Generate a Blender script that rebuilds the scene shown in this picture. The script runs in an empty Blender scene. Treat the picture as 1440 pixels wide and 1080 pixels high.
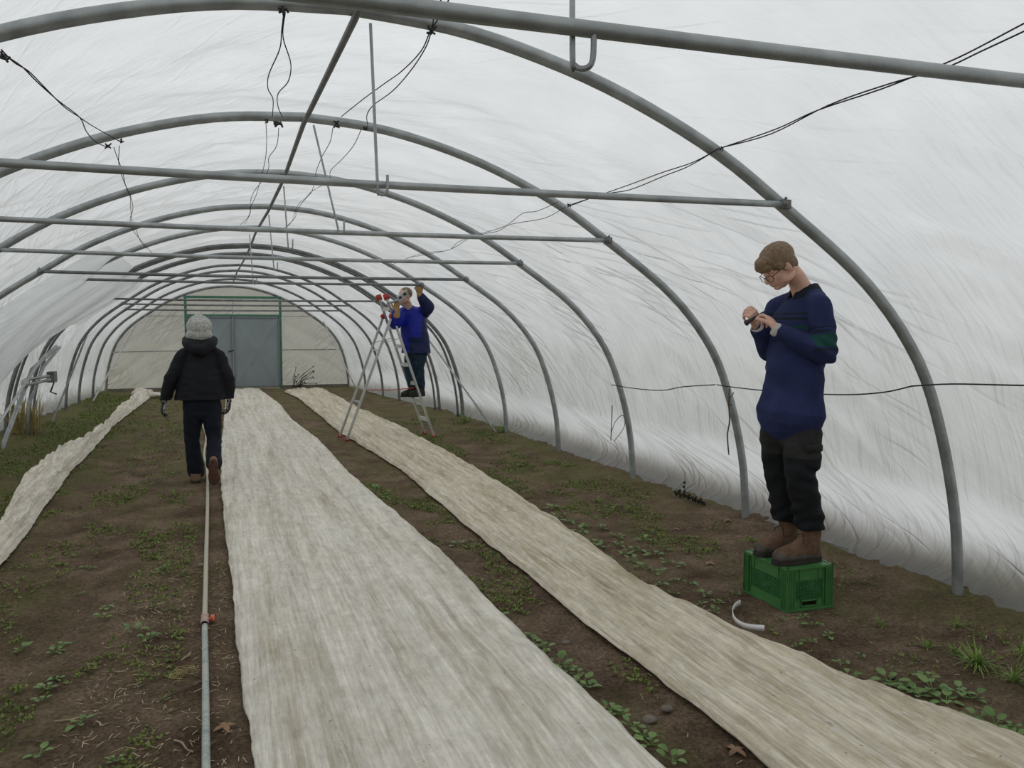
import bpy, bmesh, math, random
import numpy as np
from mathutils import Vector, Matrix, noise
random.seed(7)
SC = bpy.context.scene
COL = SC.collection
PI = math.pi
R = math.radians

# ------------------------------------------------------------------ camera
CAMH = 1.55
FPX = 1190.0
VPX, VPY = 310.0, 460.0
_pitch = math.atan((540 - VPY) / FPX)
_up = np.array([0, math.cos(_pitch), -math.sin(_pitch)])
_d = np.array([(VPX - 720) / FPX, (540 - VPY) / FPX, 1.0])
_Y = _d - _up * _d.dot(_up); _Y /= np.linalg.norm(_Y)
_X = np.cross(_up, _Y)
if _X[0] < 0: _X = -_X
cam_d = bpy.data.cameras.new('camera'); cam = bpy.data.objects.new('camera', cam_d); COL.objects.link(cam)
cam_d.sensor_width = 36; cam_d.lens = 36 * FPX / 1440; cam_d.clip_start = 0.05; cam_d.clip_end = 300
cr = Vector((_X[0], _Y[0], _up[0])); cu = Vector((_X[1], _Y[1], _up[1])); cf = Vector((_X[2], _Y[2], _up[2]))
cam.matrix_world = Matrix(((cr.x, cu.x, -cf.x, 0), (cr.y, cu.y, -cf.y, 0), (cr.z, cu.z, -cf.z, CAMH), (0, 0, 0, 1)))
SC.camera = cam

def ray(px, py):
    return cf + cr * ((px - 720) / FPX) + cu * ((540 - py) / FPX)
def PY(px, py, Y0):
    r = ray(px, py); t = Y0 / r.y
    return Vector((r.x * t, Y0, CAMH + r.z * t))
def PX(px, py, X0):
    r = ray(px, py); t = X0 / r.x
    return Vector((X0, r.y * t, CAMH + r.z * t))
def PG(px, py, z=0.0):
    r = ray(px, py); t = (z - CAMH) / r.z
    return Vector((r.x * t, r.y * t, z))

# ------------------------------------------------------------------ materials
def newmat(name):
    m = bpy.data.materials.new(name); m.use_nodes = True
    nt = m.node_tree; nt.nodes.clear()
    out = nt.nodes.new('ShaderNodeOutputMaterial')
    return m, nt, out
def N(nt, t, **kw):
    n = nt.nodes.new(t)
    for k, v in kw.items():
        if k in n.inputs: n.inputs[k].default_value = v
        else: setattr(n, k, v)
    return n
def c4(c): return (c[0], c[1], c[2], 1)
def pos_node(nt, scale=(1, 1, 1), rot=(0, 0, 0), uv=False, loc=(0, 0, 0)):
    if uv:
        g = nt.nodes.new('ShaderNodeUVMap'); o = g.outputs[0]
    else:
        g = nt.nodes.new('ShaderNodeNewGeometry'); o = g.outputs['Position']
    mp = nt.nodes.new('ShaderNodeMapping')
    mp.inputs['Scale'].default_value = scale; mp.inputs['Rotation'].default_value = rot; mp.inputs['Location'].default_value = loc
    nt.links.new(o, mp.inputs[0]); return mp.outputs[0]
def ramp(nt, src, stops):
    r = nt.nodes.new('ShaderNodeValToRGB'); e = r.color_ramp.elements
    while len(e) < len(stops): e.new(0.5)
    for i, (p, c) in enumerate(stops): e[i].position = p; e[i].color = c4(c) if len(c) == 3 else c
    nt.links.new(src, r.inputs[0]); return r.outputs[0]
def noi(nt, vec, scale, detail=4, rough=0.55, dist=0.0):
    n = N(nt, 'ShaderNodeTexNoise', Scale=scale, Detail=detail, Roughness=rough, Distortion=dist)
    nt.links.new(vec, n.inputs['Vector']); return n.outputs[0]
def mixc(nt, f, a, b, mode='MIX'):
    m = nt.nodes.new('ShaderNodeMix'); m.data_type = 'RGBA'; m.blend_type = mode
    def put(v, i):
        if isinstance(v, (tuple, list)): m.inputs[i].default_value = c4(v)
        elif isinstance(v, (int, float)): m.inputs[i].default_value = v
        else: nt.links.new(v, m.inputs[i])
    if isinstance(f, (int, float)): m.inputs[0].default_value = f
    else: nt.links.new(f, m.inputs[0])
    put(a, 6); put(b, 7); return m.outputs[2]
def simple(name, col, rough=0.7, metal=0.0, var=0.25, vscale=12, bump=0.0, bscale=60, spec=0.3, col2=None, sheen=0.0):
    m, nt, out = newmat(name)
    b = N(nt, 'ShaderNodeBsdfPrincipled', Roughness=rough, Metallic=metal)
    b.inputs['Specular IOR Level'].default_value = spec
    if sheen: b.inputs['Sheen Weight'].default_value = sheen
    p = pos_node(nt)
    n1 = noi(nt, p, vscale, 5)
    a = tuple(x * (1 - var) for x in col); c = col2 or tuple(min(1, x * (1 + var)) for x in col)
    nt.links.new(ramp(nt, n1, [(0.3, a), (0.7, c)]), b.inputs['Base Color'])
    if bump:
        bp = N(nt, 'ShaderNodeBump', Strength=bump, Distance=0.01)
        nt.links.new(noi(nt, p, bscale, 4), bp.inputs['Height']); nt.links.new(bp.outputs[0], b.inputs['Normal'])
    nt.links.new(b.outputs[0], out.inputs[0]); return m

M = {}
M['steel'] = simple('galvanised_steel', (0.30, 0.32, 0.32), 0.45, 0.5, 0.25, 9, 0.1, 90, 0.5)
M['steel_dark'] = simple('weathered_steel', (0.17, 0.175, 0.175), 0.55, 0.5, 0.3, 9, 0, 90, 0.4)
M['wire'] = simple('dark_string', (0.03, 0.03, 0.032), 0.8)
M['rubber'] = simple('black_rubber', (0.025, 0.022, 0.022), 0.7)
M['green_steel'] = simple('green_painted_steel', (0.05, 0.16, 0.10), 0.5, 0, 0.2)
M['door'] = simple('grey_door_sheet', (0.23, 0.265, 0.275), 0.45, 0.0, 0.07, 2.5, 0, 10, 0.4)
M['door_edge'] = simple('grey_door_frame', (0.16, 0.18, 0.19), 0.5, 0.0, 0.1)
M['alu'] = simple('aluminium', (0.46, 0.46, 0.45), 0.35, 0.7, 0.12)
M['red'] = simple('red_plastic', (0.42, 0.05, 0.04), 0.45)
M['crate'] = simple('green_crate_plastic', (0.050, 0.165, 0.048), 0.42, 0, 0.16, 14, 0, 60, 0.4)
M['crate_in'] = simple('green_crate_lattice', (0.040, 0.165, 0.05), 0.5, 0, 0.16, 14)
M['white_plastic'] = simple('white_plastic', (0.72, 0.71, 0.70), 0.45, 0, 0.06)
M['pipe'] = None
M['orange'] = simple('orange_plastic', (0.6, 0.14, 0.07), 0.5)
M['pink'] = simple('faded_pink_plastic', (0.42, 0.30, 0.26), 0.6)
M['skin'] = simple('skin', (0.62, 0.37, 0.28), 0.5, 0, 0.14, 22, 0.1, 150, 0.35)
M['hair_brown'] = simple('brown_hair', (0.19, 0.125, 0.075), 0.55, 0, 0.35, 60, 0.4, 130)
M['hair_grey'] = simple('grey_hair', (0.36, 0.36, 0.33), 0.6, 0, 0.35, 50, 0.5, 90)
M['navy'] = simple('navy_cotton', (0.020, 0.027, 0.085), 0.85, 0, 0.22, 8, 0.25, 220, 0.2)
M['green_cloth'] = simple('dark_green_stripe', (0.010, 0.055, 0.045), 0.85, 0, 0.2, 8, 0.2, 220, 0.2)
M['navy_dark'] = simple('dark_collar_cotton', (0.012, 0.018, 0.028), 0.85, 0, 0.2, 8, 0.2, 220, 0.2)
M['undershirt'] = simple('pale_cuff_cotton', (0.45, 0.44, 0.42), 0.9)
M['trouser'] = simple('charcoal_canvas', (0.022, 0.023, 0.022), 0.85, 0, 0.3, 10, 0.3, 180, 0.2)
M['trouser_pad'] = simple('black_knee_panel', (0.008, 0.009, 0.011), 0.8, 0, 0.3, 10, 0.3, 180, 0.2)
M['boot'] = simple('brown_boot_leather', (0.12, 0.070, 0.042), 0.75, 0, 0.35, 25, 0.4, 120, 0.25)
M['boot_grey'] = simple('grey_boot_panel', (0.075, 0.064, 0.055), 0.8, 0, 0.3, 25, 0.4, 120, 0.25)
M['sole'] = simple('dark_boot_sole', (0.03, 0.026, 0.022), 0.85, 0, 0.3, 25)
M['sole_brown'] = simple('reddish_rubber_sole', (0.10, 0.05, 0.035), 0.85, 0, 0.3, 25, 0.5, 60)
M['shoe_tan'] = simple('tan_shoe', (0.20, 0.12, 0.08), 0.8)
M['black_cloth'] = simple('black_jacket_cloth', (0.007, 0.0075, 0.010), 0.75, 0, 0.3, 9, 0.3, 120, 0.25)
M['dark_jeans'] = simple('dark_jeans', (0.008, 0.010, 0.017), 0.85, 0, 0.3, 9, 0.3, 150, 0.2)
M['jeans'] = simple('blue_jeans', (0.016, 0.034, 0.055), 0.85, 0, 0.35, 14, 0.3, 150, 0.2)
M['blue'] = simple('royal_blue_jacket', (0.006, 0.014, 0.26), 0.55, 0, 0.2, 6, 0.2, 60, 0.3)
M['blue_dark'] = simple('navy_jacket_panel', (0.006, 0.012, 0.065), 0.6, 0, 0.2, 6, 0.2, 60, 0.3)
M['glove_black'] = simple('black_glove', (0.02, 0.02, 0.022), 0.8)
M['glove_grey'] = simple('light_grey_glove_cloth', (0.30, 0.30, 0.31), 0.85)
M['glove_tan'] = simple('tan_work_glove', (0.33, 0.20, 0.09), 0.8)
M['black_frame'] = simple('black_glasses_frame', (0.01, 0.01, 0.01), 0.3)
M['tool_dark'] = simple('dark_tool_handle', (0.05, 0.045, 0.045), 0.6)
M['stone'] = simple('stone', (0.14, 0.12, 0.10), 0.85, 0, 0.25, 30, 0.4, 70)
M['straw'] = simple('dry_straw', (0.36, 0.29, 0.19), 0.85, 0, 0.4, 6)
M['straw_grass'] = simple('dry_grass', (0.34, 0.28, 0.12), 0.85, 0, 0.4, 9)
M['twig'] = simple('brown_twig', (0.10, 0.075, 0.05), 0.9, 0, 0.3)
M['dead_leaf'] = simple('dead_leaf', (0.20, 0.12, 0.07), 0.85, 0, 0.4)
M['dark_plant'] = simple('dark_dead_plant', (0.02, 0.022, 0.015), 0.9)
M['timber'] = simple('weathered_base_board', (0.16, 0.14, 0.12), 0.85, 0, 0.3, 6, 0.3, 60)

def leaf_mat(name, a, b):
    m, nt, out = newmat(name)
    p = pos_node(nt)
    col = ramp(nt, noi(nt, p, 14, 3), [(0.3, a), (0.7, b)])
    d = N(nt, 'ShaderNodeBsdfPrincipled', Roughness=0.5); d.inputs['Specular IOR Level'].default_value = 0.3
    t = N(nt, 'ShaderNodeBsdfTranslucent')
    mx = N(nt, 'ShaderNodeMixShader'); mx.inputs[0].default_value = 0.2
    nt.links.new(col, d.inputs['Base Color']); nt.links.new(col, t.inputs[0])
    nt.links.new(d.outputs[0], mx.inputs[1]); nt.links.new(t.outputs[0], mx.inputs[2]); nt.links.new(mx.outputs[0], out.inputs[0])
    return m
M['leaf'] = leaf_mat('leaf_green', (0.085, 0.16, 0.045), (0.20, 0.30, 0.10))
M['grass'] = leaf_mat('grass_green', (0.11, 0.19, 0.035), (0.24, 0.34, 0.075))
M['moss'] = leaf_mat('seedling_green', (0.10, 0.15, 0.03), (0.21, 0.26, 0.06))

def soil_mat():
    m, nt, out = newmat('garden_soil')
    p = pos_node(nt)
    b = N(nt, 'ShaderNodeBsdfPrincipled', Roughness=0.95); b.inputs['Specular IOR Level'].default_value = 0.12
    c1 = ramp(nt, noi(nt, p, 2.6, 8, 0.65), [(0.30, (0.085, 0.058, 0.037)), (0.5, (0.19, 0.137, 0.092)), (0.70, (0.31, 0.235, 0.165))])
    c2 = ramp(nt, noi(nt, p, 55, 5, 0.7), [(0.36, (0.42, 0.39, 0.36)), (0.62, (1.2, 1.17, 1.13))])
    c = mixc(nt, 0.9, c1, c2, 'MULTIPLY')
    # crumbs of pale straw and pebbles
    sp = ramp(nt, noi(nt, p, 140, 2, 0.5), [(0.68, (0, 0, 0)), (0.73, (1, 1, 1))])
    c = mixc(nt, sp, c, (0.36, 0.30, 0.21))
    # moss and algae film: own patches, denser by the side strips
    px = pos_node(nt, (1.0, 0.45, 1.0))
    mo = noi(nt, px, 1.5, 8, 0.72)
    sx = nt.nodes.new('ShaderNodeSeparateXYZ'); g = nt.nodes.new('ShaderNodeNewGeometry'); nt.links.new(g.outputs['Position'], sx.inputs[0])
    mr = N(nt, 'ShaderNodeMapRange'); mr.inputs['From Min'].default_value = -0.9; mr.inputs['From Max'].default_value = -2.2
    mr.inputs['To Min'].default_value = 0.0; mr.inputs['To Max'].default_value = 0.13; nt.links.new(sx.outputs[0], mr.inputs[0])
    mr2 = N(nt, 'ShaderNodeMapRange'); mr2.inputs['From Min'].default_value = 5.0; mr2.inputs['From Max'].default_value = 14
    mr2.inputs['To Min'].default_value = 0.0; mr2.inputs['To Max'].default_value = 0.10; nt.links.new(sx.outputs[1], mr2.inputs[0])
    mr3 = N(nt, 'ShaderNodeMapRange'); mr3.inputs['From Min'].default_value = 2.6; mr3.inputs['From Max'].default_value = 3.6
    mr3.inputs['To Min'].default_value = 0.0; mr3.inputs['To Max'].default_value = 0.05; nt.links.new(sx.outputs[0], mr3.inputs[0])
    a1 = N(nt, 'ShaderNodeMath', operation='ADD'); nt.links.new(mo, a1.inputs[0]); nt.links.new(mr.outputs[0], a1.inputs[1])
    a2 = N(nt, 'ShaderNodeMath', operation='ADD'); nt.links.new(a1.outputs[0], a2.inputs[0]); nt.links.new(mr2.outputs[0], a2.inputs[1])
    a3 = N(nt, 'ShaderNodeMath', operation='ADD'); nt.links.new(a2.outputs[0], a3.inputs[0]); nt.links.new(mr3.outputs[0], a3.inputs[1])
    mf = ramp(nt, a3.outputs[0], [(0.50, (0, 0, 0)), (0.72, (0.75, 0.75, 0.75))])
    fine = ramp(nt, noi(nt, p, 45, 4, 0.7), [(0.38, (0.065, 0.068, 0.024)), (0.62, (0.21, 0.215, 0.075))])
    c = mixc(nt, mf, c, fine)
    nt.links.new(c, b.inputs['Base Color'])
    bp = N(nt, 'ShaderNodeBump', Strength=1.0, Distance=0.035)
    nt.links.new(noi(nt, p, 32, 8, 0.75), bp.inputs['Height']); nt.links.new(bp.outputs[0], b.inputs['Normal'])
    nt.links.new(b.outputs[0], out.inputs[0]); return m
M['soil'] = soil_mat()

def fleece_mat(name, tint, dirt, sk=1.0, pale=0.5):
    m, nt, out = newmat(name)
    p = pos_node(nt)
    b = N(nt, 'ShaderNodeBsdfPrincipled', Roughness=0.8); b.inputs['Specular IOR Level'].default_value = 0.15
    st = noi(nt, pos_node(nt, (9 * sk, 0.32, 9)), 1.7, 7, 0.72, 0.35)  # cloth's own streaks, sharpened to paint in the pleats' light and shade
    c = ramp(nt, st, [(0.30, tuple(x * y for x, y in zip(tint, (0.66, 0.63, 0.57)))), (0.5, tint), (0.70, tuple(min(0.95, x * 1.22) for x in tint))])
    # the cloth is dirty in soft long smears and patches
    sm = ramp(nt, noi(nt, pos_node(nt, (5 * sk, 0.5, 5)), 1.5, 8, 0.72, 0.5), [(0.46, (0, 0, 0)), (0.72, (dirt, dirt, dirt))])
    c = mixc(nt, sm, c, (0.46, 0.37, 0.225))
    fib = ramp(nt, noi(nt, pos_node(nt, (1, 0.16, 1)), 34, 5, 0.7), [(0.32, (0.84, 0.83, 0.81)), (0.62, (1.06, 1.06, 1.06))])
    c = mixc(nt, 0.9, c, fib, 'MULTIPLY')
    mot = ramp(nt, noi(nt, pos_node(nt, (1, 0.8, 1)), 11, 6, 0.75), [(0.36, (0.86, 0.85, 0.82)), (0.6, (1.05, 1.05, 1.05))])
    c = mixc(nt, 0.9, c, mot, 'MULTIPLY')
    # thin pleats: their bright creases painted as pale lines along the strip
    n = noi(nt, pos_node(nt, (6.5 * sk, 0.35, 6.5)), 2.0, 4, 0.6, 0.25)
    a = N(nt, 'ShaderNodeMath', operation='SUBTRACT'); nt.links.new(n, a.inputs[0]); a.inputs[1].default_value = 0.5
    ab = N(nt, 'ShaderNodeMath', operation='ABSOLUTE'); nt.links.new(a.outputs[0], ab.inputs[0])
    ln = ramp(nt, ab.outputs[0], [(0.0, (pale, pale, pale)), (0.018, (0, 0, 0))])
    c = mixc(nt, ln, c, (0.90, 0.87, 0.80))
    sp = ramp(nt, noi(nt, p, 34, 3, 0.5), [(0.71, (0, 0, 0)), (0.76, (0.75, 0.75, 0.75))])
    c = mixc(nt, sp, c, (0.20, 0.155, 0.10))
    nt.links.new(c, b.inputs['Base Color'])
    bp = N(nt, 'ShaderNodeBump', Strength=0.9, Distance=0.02)
    ad = N(nt, 'ShaderNodeMath', operation='ADD'); nt.links.new(noi(nt, pos_node(nt, (20, 0.7, 20)), 2.6, 6, 0.7, 0.5), ad.inputs[0])
    m2 = N(nt, 'ShaderNodeMath', operation='MULTIPLY'); nt.links.new(noi(nt, p, 26, 5, 0.7), m2.inputs[0]); m2.inputs[1].default_value = 0.3
    nt.links.new(m2.outputs[0], ad.inputs[1]); nt.links.new(ad.outputs[0], bp.inputs['Height']); nt.links.new(bp.outputs[0], b.inputs['Normal'])
    t = N(nt, 'ShaderNodeBsdfTranslucent'); nt.links.new(c, t.inputs[0])
    mx = N(nt, 'ShaderNodeMixShader'); mx.inputs[0].default_value = 0.08
    nt.links.new(b.outputs[0], mx.inputs[1]); nt.links.new(t.outputs[0], mx.inputs[2]); nt.links.new(mx.outputs[0], out.inputs[0])
    return m
M['fleece_c'] = fleece_mat('white_garden_fleece', (0.78, 0.745, 0.665), 0.42, 0.8, 0.35)
M['fleece_r'] = fleece_mat('stained_garden_fleece', (0.74, 0.675, 0.545), 0.75, 1.25, 0.6)
M['fleece_l'] = fleece_mat('crumpled_garden_fleece', (0.86, 0.80, 0.70), 0.3, 1.5, 0.3)

def dirmap(nt, ang, sc):
    """UV turned so that the direction `ang` (from u towards v) becomes u, then stretched"""
    a = pos_node(nt, (1, 1, 1), (0, 0, -ang), uv=True)
    mp = nt.nodes.new('ShaderNodeMapping'); mp.inputs['Scale'].default_value = sc
    nt.links.new(a, mp.inputs[0]); return mp.outputs[0]
def film_mat(name, tcol, tfac, transp, streak=1.0, crease=1.0):
    """polythene film: translucent white with fold highlights drawn as clear veins, condensation runs; UV = (arc length m, Y m)"""
    m, nt, out = newmat(name)
    uv = pos_node(nt, uv=True)
    # condensation runs: run down the arc (u), fine across y (v)
    run = noi(nt, pos_node(nt, (0.9, 20, 1), (0, 0, 0), uv=True), 2.0, 6, 0.7, 0.5)
    runm = ramp(nt, run, [(0.48, (0, 0, 0)), (0.68, (1, 1, 1))])
    # more runs low down the sides
    sx = nt.nodes.new('ShaderNodeSeparateXYZ'); g = nt.nodes.new('ShaderNodeNewGeometry'); nt.links.new(g.outputs['Position'], sx.inputs[0])
    low = N(nt, 'ShaderNodeMapRange'); low.inputs['From Min'].default_value = 2.6; low.inputs['From Max'].default_value = 0.9
    low.inputs['To Min'].default_value = 0.08; low.inputs['To Max'].default_value = 1.0; nt.links.new(sx.outputs[2], low.inputs[0])
    big = ramp(nt, noi(nt, uv, 0.7, 4, 0.6), [(0.3, (0.2, 0.2, 0.2)), (0.6, (1, 1, 1))])
    f = N(nt, 'ShaderNodeMath', operation='MULTIPLY'); nt.links.new(runm, f.inputs[0]); nt.links.new(low.outputs[0], f.inputs[1])
    f1 = N(nt, 'ShaderNodeMath', operation='MULTIPLY'); nt.links.new(f.outputs[0], f1.inputs[0]); nt.links.new(big, f1.inputs[1])
    f2 = N(nt, 'ShaderNodeMath', operation='MULTIPLY'); nt.links.new(f1.outputs[0], f2.inputs[0]); f2.inputs[1].default_value = 0.55 * streak
    col = mixc(nt, f2.outputs[0], tcol, tuple(x * 0.40 for x in tcol))
    cl = ramp(nt, noi(nt, uv, 1.6, 6, 0.65), [(0.3, (0.93, 0.93, 0.93)), (0.7, (1.04, 1.04, 1.04))])
    col = mixc(nt, 1.0, col, cl, 'MULTIPLY')
    # dirt specks
    sp = ramp(nt, noi(nt, pos_node(nt, (1, 1, 1), uv=True), 60, 2, 0.5), [(0.76, (0, 0, 0)), (0.80, (0.55, 0.55, 0.55))])
    col = mixc(nt, sp, col, tuple(x * 0.5 for x in tcol))
    # creases: thin ridges fanning diagonally
    def ridge(rot, sc, scale, w):
        n = noi(nt, dirmap(nt, rot, sc), scale, 2, 0.4, 0.15)
        a = N(nt, 'ShaderNodeMath', operation='SUBTRACT'); nt.links.new(n, a.inputs[0]); a.inputs[1].default_value = 0.5
        b_ = N(nt, 'ShaderNodeMath', operation='ABSOLUTE'); nt.links.new(a.outputs[0], b_.inputs[0])
        return ramp(nt, b_.outputs[0], [(0.0, (1, 1, 1)), (w, (0, 0, 0))])
    r1 = ridge(R(38), (0.32, 3.2, 1), 1.0, 0.035); r2 = ridge(R(62), (0.28, 4.0, 1), 1.1, 0.03)
    rs = N(nt, 'ShaderNodeMath', operation='MAXIMUM'); nt.links.new(r1, rs.inputs[0]); nt.links.new(r2, rs.inputs[1])
    patch = ramp(nt, noi(nt, uv, 0.55, 3, 0.5), [(0.42, (0, 0, 0)), (0.6, (1, 1, 1))])
    rm0 = N(nt, 'ShaderNodeMath', operation='MULTIPLY'); nt.links.new(rs.outputs[0], rm0.inputs[0]); nt.links.new(patch, rm0.inputs[1])
    lw2 = N(nt, 'ShaderNodeMapRange'); lw2.inputs['From Min'].default_value = 2.5; lw2.inputs['From Max'].default_value = 1.7
    lw2.inputs['To Min'].default_value = 0.25; lw2.inputs['To Max'].default_value = 1.0; nt.links.new(sx.outputs[2], lw2.inputs[0])
    rm = N(nt, 'ShaderNodeMath', operation='MULTIPLY'); nt.links.new(rm0.outputs[0], rm.inputs[0]); nt.links.new(lw2.outputs[0], rm.inputs[1])
    bp = N(nt, 'ShaderNodeBump', Strength=0.5 * crease, Distance=0.03)
    h = N(nt, 'ShaderNodeMath', operation='ADD'); nt.links.new(rm.outputs[0], h.inputs[0]); nt.links.new(noi(nt, dirmap(nt, R(45), (0.7, 3, 1)), 2.2, 5, 0.6), h.inputs[1])
    nt.links.new(h.outputs[0], bp.inputs['Height'])
    tr = N(nt, 'ShaderNodeBsdfTranslucent'); nt.links.new(col, tr.inputs[0]); nt.links.new(bp.outputs[0], tr.inputs['Normal'])
    df = N(nt, 'ShaderNodeBsdfDiffuse'); nt.links.new(col, df.inputs[0]); nt.links.new(bp.outputs[0], df.inputs['Normal'])
    gl = N(nt, 'ShaderNodeBsdfGlossy', Roughness=0.32); gl.inputs[0].default_value = (0.9, 0.92, 0.93, 1); nt.links.new(bp.outputs[0], gl.inputs['Normal'])
    tp = N(nt, 'ShaderNodeBsdfTransparent'); tp.inputs[0].default_value = (0.9, 0.91, 0.91, 1)
    m1 = N(nt, 'ShaderNodeMixShader'); m1.inputs[0].default_value = 1 - tfac
    nt.links.new(tr.outputs[0], m1.inputs[1]); nt.links.new(df.outputs[0], m1.inputs[2])
    fr = N(nt, 'ShaderNodeFresnel', IOR=1.45); nt.links.new(bp.outputs[0], fr.inputs['Normal'])
    frm = N(nt, 'ShaderNodeMath', operation='MULTIPLY'); nt.links.new(fr.outputs[0], frm.inputs[0]); frm.inputs[1].default_value = 0.6
    m2 = N(nt, 'ShaderNodeMixShader'); nt.links.new(frm.outputs[0], m2.inputs[0])
    nt.links.new(m1.outputs[0], m2.inputs[1]); nt.links.new(gl.outputs[0], m2.inputs[2])
    # bright highlights of the folds, put in as clearer veins along the creases
    ta = N(nt, 'ShaderNodeMath', operation='MULTIPLY_ADD'); nt.links.new(rm.outputs[0], ta.inputs[0]); ta.inputs[1].default_value = 0.20 * crease; ta.inputs[2].default_value = transp
    m3 = N(nt, 'ShaderNodeMixShader'); nt.links.new(ta.outputs[0], m3.inputs[0])
    nt.links.new(m2.outputs[0], m3.inputs[1]); nt.links.new(tp.outputs[0], m3.inputs[2])
    nt.links.new(m3.outputs[0], out.inputs[0]); return m
M['film'] = film_mat('polythene_film', (0.795, 0.81, 0.81), 0.88, 0.10)
M['film_end'] = film_mat('end_wall_film', (0.60, 0.585, 0.53), 0.80, 0.18, 0.6, 1.4)  # tinted darker in place of the dim ground and trees behind it

def pipe_mat():
    m, nt, out = newmat('mottled_pipe')
    p = pos_node(nt)
    b = N(nt, 'ShaderNodeBsdfPrincipled', Roughness=0.55)
    c = ramp(nt, noi(nt, p, 16, 6, 0.7), [(0.35, (0.20, 0.24, 0.23)), (0.55, (0.36, 0.38, 0.34)), (0.7, (0.42, 0.40, 0.33))])
    sp = ramp(nt, noi(nt, p, 70, 2), [(0.66, (0, 0, 0)), (0.7, (1, 1, 1))])
    c = mixc(nt, sp, c, (0.06, 0.07, 0.06))
    sx = nt.nodes.new('ShaderNodeSeparateXYZ'); g = nt.nodes.new('ShaderNodeNewGeometry'); nt.links.new(g.outputs['Position'], sx.inputs[0])
    mr = N(nt, 'ShaderNodeMapRange'); mr.inputs['From Min'].default_value = 4.5; mr.inputs['From Max'].default_value = 4.8; nt.links.new(sx.outputs[1], mr.inputs[0])
    c = mixc(nt, mr.outputs[0], c, (0.40, 0.37, 0.28))
    nt.links.new(c, b.inputs['Base Color']); nt.links.new(b.outputs[0], out.inputs[0]); return m
M['pipe'] = pipe_mat()

# ------------------------------------------------------------------ mesh helpers
def obj(name, bm, mat, parent=None, smooth=True, base=None, mats=None):
    """links ONE mesh object; bm (or mesh) is in world coordinates"""
    if isinstance(bm, bmesh.types.BMesh):
        me = bpy.data.meshes.new(name); bm.normal_update(); bm.to_mesh(me); bm.free()
    else:
        me = bm; me.name = name
    if smooth is not None:
        for p in me.polygons: p.use_smooth = smooth
    o = bpy.data.objects.new(name, me)
    for mm in (mats or [mat]): me.materials.append(mm)
    if parent is not None:
        l = Vector((0, 0, 0)); q = parent
        while q is not None: l += q.location; q = q.parent
        me.transform(Matrix.Translation(-l)); o.parent = parent
    else:
        if base is None:
            n = len(me.vertices); co = np.empty(n * 3); me.vertices.foreach_get('co', co); co = co.reshape(-1, 3)
            mn, mx = co.min(0), co.max(0); base = Vector(((mn[0] + mx[0]) / 2, (mn[1] + mx[1]) / 2, mn[2]))
        me.transform(Matrix.Translation(-Vector(base))); o.location = base
    COL.objects.link(o); return o
def tag(o, label=None, cat=None, group=None, kind=None):
    if label: o['label'] = label
    if cat: o['category'] = cat
    if group: o['group'] = group
    if kind: o['kind'] = kind
    return o
def thing(name, loc, label, cat, group=None):
    o = bpy.data.objects.new(name, None); COL.objects.link(o); o.location = loc; o.empty_display_size = 0.1
    return tag(o, label, cat, group)
def copy_tree(o, parent=None):
    c = o.copy(); COL.objects.link(c); c.parent = parent
    for ch in o.children: copy_tree(ch, c)
    return c
def box(bm, c, s, rot=None):
    mat = Matrix.Translation(Vector(c)) @ (rot.to_4x4() if rot is not None else Matrix.Identity(4)) @ Matrix.Diagonal((s[0], s[1], s[2], 1))
    bmesh.ops.create_cube(bm, size=1.0, matrix=mat); return bm
def bar(bm, a, b, w, h, ref=Vector((0, 0, 1))):
    a = Vector(a); b = Vector(b); d = b - a; L = d.length; d.normalize()
    s = d.cross(ref)
    if s.length < 1e-4: s = d.cross(Vector((0, 1, 0)))
    s.normalize(); u = s.cross(d)
    rot = Matrix((s, d, u)).transposed()
    return box(bm, (a + b) / 2, (w, L, h), rot)
def frames(pts):
    t = [(pts[min(i + 1, len(pts) - 1)] - pts[max(i - 1, 0)]).normalized() for i in range(len(pts))]
    ref = Vector((0, 0, 1)) if abs(t[0].z) < 0.9 else Vector((1, 0, 0))
    n = (ref - t[0] * ref.dot(t[0])).normalized(); out = []
    for i in range(len(pts)):
        n = (n - t[i] * n.dot(t[i])).normalized(); out.append((t[i], n, t[i].cross(n)))
    return out
def catmull(pts, k=6):
    pts = [Vector(p) for p in pts]; out = []
    for i in range(len(pts) - 1):
        p0 = pts[max(i - 1, 0)]; p1 = pts[i]; p2 = pts[i + 1]; p3 = pts[min(i + 2, len(pts) - 1)]
        for j in range(k):
            t = j / k
            out.append(0.5 * ((2 * p1) + (p2 - p0) * t + (2 * p0 - 5 * p1 + 4 * p2 - p3) * t * t + (3 * p1 - p0 - 3 * p2 + p3) * t ** 3))
    out.append(pts[-1]); return out
def tube(bm, pts, r, seg=8, caps=True):
    pts = [Vector(p) for p in pts]; fr = frames(pts); rings = []
    for i, p in enumerate(pts):
        rr = r[i] if isinstance(r, (list, tuple)) else r
        rings.append([bm.verts.new(p + (fr[i][1] * math.cos(2 * PI * k / seg) + fr[i][2] * math.sin(2 * PI * k / seg)) * rr) for k in range(seg)])
    for a, b in zip(rings, rings[1:]):
        for k in range(seg): bm.faces.new((a[k], a[(k + 1) % seg], b[(k + 1) % seg], b[k]))
    if caps: bm.faces.new(rings[0][::-1]); bm.faces.new(rings[-1])
    return bm
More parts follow.
